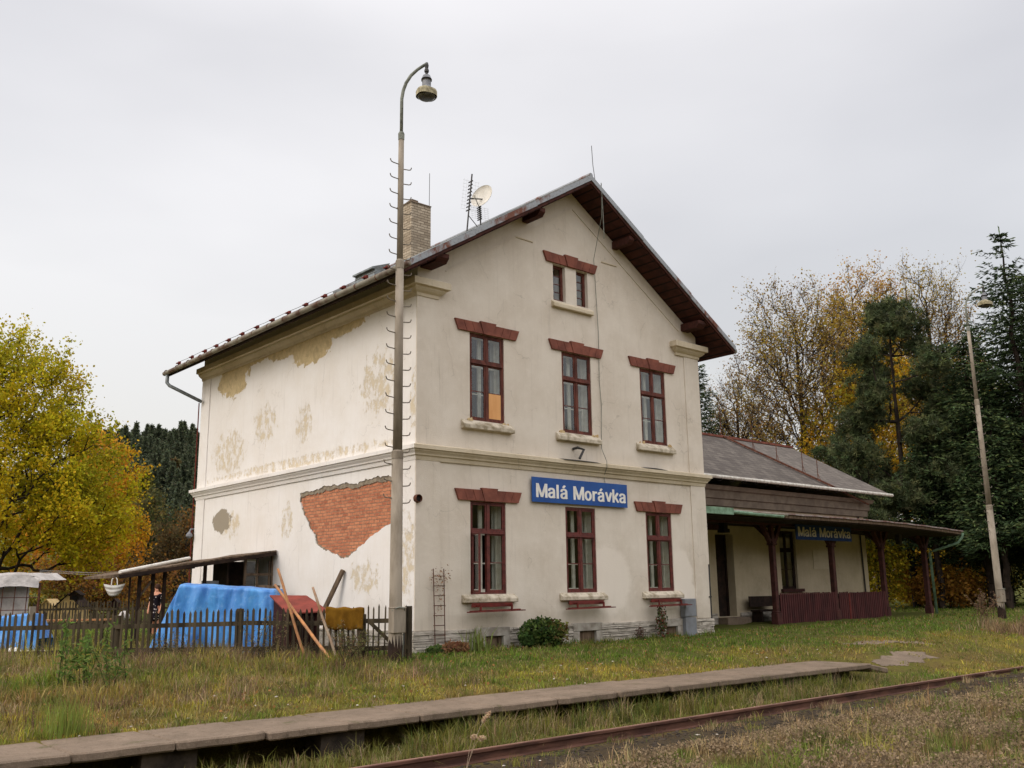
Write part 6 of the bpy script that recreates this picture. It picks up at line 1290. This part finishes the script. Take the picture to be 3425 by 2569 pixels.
# pines
PN = [(.040, .054, .024), (.060, .076, .032), (.088, .102, .042)]
def pine(px, d, py, wpx, label, seed, lobes=None, th=.3, n=26000):
    x, y = at(px, d, py+150); g = G(x, y); H = zat(px, py, d)-g; w = wpx/2059*d; r2 = np.random.RandomState(seed); t = thing('pine_tree', (x, y, g), label, 'tree')
    lobes = []
    for k in range(30): f = th+(.97-th)*k/29; a = k*2.4+r2.rand(); q = w*(.10+1.15*(1-f)**.7)*r2.uniform(.45, .95); lobes.append((q*math.cos(a), q*math.sin(a), H*f, w*.36*(1.2-f*.75), w*.36*(1.2-f*.75), H*.045))
    NA, PR, rad, leaf, cd_ = grow(r2, H*1.15, lobes, 700, H*th*.9, .17, hollow=.2, bias=.2); V, F = tubes(NA, PR, rad, 0, 6); np_mesh('trunk', V, F, M['bark'], parent=t, smooth=True)
    src = NA[cd_ <= 3]; k = r2.randint(0, len(src), n//14); c0 = src[k]+r2.normal(0, .22, (len(k), 3)); P = np.repeat(c0, 14, 0); dd = r2.normal(size=P.shape)+np.array([0, 0, .5]); dd /= np.linalg.norm(dd, axis=1)[:, None]; P = P+dd*.11
    sd = np.cross(dd, r2.normal(size=P.shape)); sd /= np.linalg.norm(sd, axis=1)[:, None]; V = np.stack([P-dd*.11, P+sd*.020, P+dd*.15, P-sd*.020], 1).reshape(-1, 3); c = np.array(PN)
    col = np.repeat(jitter(c[r2.randint(0, 3, len(k))], .25), 14, 0); np_mesh('crown', V, np.arange(len(P))[:, None]*4+np.array([[0, 1, 2, 3]]), M['needle'], parent=t, tint=np.repeat(col, 4, 0)); return t
pine(1930, 47, 640, 205, 'dark irregular pine behind the end of the wing', 31, th=.22, n=130000)
pine(1855, 50, 905, 110, 'shorter pine with open grey-green boughs above the wing roof', 35, th=.25, n=22000)
# spruces
SP = [(.020, .034, .015), (.030, .050, .020), (.046, .070, .026), (.080, .105, .038)]
def spruce(px, d, py, wpx, label, seed, bare=.18, **k):
    x, y = at(px, d, py+60); g = G(x, y); H = zat(px, py, d)-g; t, n = conifer('spruce_tree', (x, y, g), label, np.random.RandomState(seed), H, wpx/2059*d*1.25, SP, detail=1.0, card=.20, tw=.027, bare=bare, droop=.34, **k); return t
spruce(2165, 44, 492, 190, 'tallest dark spruce with a bare spiky leader at the right edge', 41, gap=.10)
spruce(2085, 45, 720, 135, 'mid-height spruce directly behind the distant lamp post', 43, bare=.33)
spruce(2000, 45, 900, 95, 'lower spruce with pale shoot tips beside the pine', 44, bare=.36)
spruce(2250, 45, 640, 150, 'dark spruce cut by the right picture edge', 45)
spruce(2140, 43, 880, 110, 'nearest low spruce right of the distant lamp post', 47, bare=.34)
spruce(1508, 62, 770, 75, 'small spruce peeping out behind the tall house', 46, bare=.05)
spruce(2040, 48, 735, 120, 'dark spruce closing the gap beside the pine', 55, bare=.38)
spruce(2222, 47, 585, 170, 'broad dark spruce filling the right edge behind the others', 52)
spruce(2105, 49, 700, 120, 'dark spruce filling the gap right of the distant lamp head', 53)
# undergrowth at right
for (px, d, w, h, cols, lab) in ((1900, 46, 2.2, 4.4, [(.46, .34, .025), (.30, .26, .025)], 'yellow-leaved thicket behind the end of the canopy'), (1980, 50, 1.6, 2.2, [(.5, .36, .03), (.5, .28, .03)], 'yellow shrub left of the green downpipe'), (2052, 46, 2.4, 1.5, [(.28, .14, .025), (.40, .22, .03)], 'orange shrub in front of the yellow house'), (2125, 56, 2.6, 4.5, [(.05, .06, .02), (.16, .14, .03)], 'dark green thicket between the spruce trunks'), (2190, 52, 3.6, 5.5, [(.04, .05, .02), (.22, .18, .03)], 'yellow and green thicket at the right picture edge'), (1875, 60, 2.4, 6.5, [(.22, .18, .02), (.14, .13, .03)], 'tall olive-yellow thicket behind the wing'), (2035, 72, 4.2, 6.2, [(.62, .42, .03), (.5, .36, .03)], 'bright golden bush in front of the yellow house'), (2090, 76, 3.6, 5.4, [(.55, .34, .03), (.4, .3, .03)], 'amber bush right of the yellow house'), (2185, 74, 4.5, 8.5, [(.30, .24, .03), (.12, .12, .03)], 'far olive-gold thicket at the right edge')):
    x, y = at(px, d); broadleaf('thicket', (x, y, G(x, y)), lab, rg, h, [(0, 0, h*.5, w*.75, w*.5, h*.48)], 170, .3, .05, 6500, .085, cols, .35, 500, .6)
# added unseen ridge behind the camera, blocks low sky to darken the wing
rows = np.linspace(0, 1, 60); V = []; 
for i, u in enumerate(rows):
    a = -2.2+u*4.4; 
    for k, (r_, z_) in enumerate(((46, -.6), (52, 8), (60, 17), (70, 22), (90, 24), (130, 26))): V.append((CAM[0]+20+r_*math.sin(a)*1.6, CAM[1]-10-r_*math.cos(a), z_+(3*math.sin(i*1.9+k) if 0 < k else 0)))
F = np.array([[i*6+k, (i+1)*6+k, (i+1)*6+k+1, i*6+k+1] for i in range(59) for k in range(5)]); o = np_mesh('sky_blocker_ridge', V, F, mat('sky_blocker_green', lin(52, 58, 34), lin(92, 78, 34), .4, bump=1, bdist=1.5, bscale=.5), smooth=True); o['kind'] = 'structure'
# far houses
def house(loc, w, dpt, h, rf, label, wm, rm, ang):
    t = thing('house', loc, label, 'house'); x, y, z = loc; c, s2 = math.cos(ang), math.sin(ang); P = lambda u, v, q: (x+u*c-v*s2, y+u*s2+v*c, z+q)
    MB().prism([(0, -1), (w, -1), (w, h), (w/2, h+rf), (0, h)], (0, dpt), lambda a, b, d: P(a, d, b)).build('wall', M[wm], t)
    for s_ in (-1, 1): MB().prism([(w/2, h+rf+.05), (w/2+s_*(w/2+.5), h-.25), (w/2+s_*(w/2+.5), h-.10), (w/2, h+rf+.22)], (-.5, dpt+.5), lambda a, b, d: P(a, d, b)).build('roof', M[rm], t)
    for u in (.25, .65):
        for q in (.9, 3.4):
            if q+1.2 < h+rf*.6: MB().prism([(w*u, q), (w*u+1.1, q), (w*u+1.1, q+1.3), (w*u, q+1.3)], (-.03, 0), lambda a, b, d: P(a, d, b)).build('window', M['white'], t)
    return t
M['yellowwall'] = mat('yellow_house_wall', lin(240, 176, 62), lin(226, 160, 54), 3); M['redroof'] = mat('red_roof', lin(170, 60, 52), lin(150, 54, 48), 3)
x, y = at(1945, 80); house((x, y, -1.2), 7.5, 9, 4.6, 2.4, 'yellow house with a red roof glimpsed under the canopy', 'yellowwall', 'redroof', -.72)
x, y = at(1880, 74); house((x, y, -1.8), 5, 6, 1.7, 2.4, 'grey-brown roofed outbuilding left of the yellow house', 'oldwood', 'cornbrown', -.55)
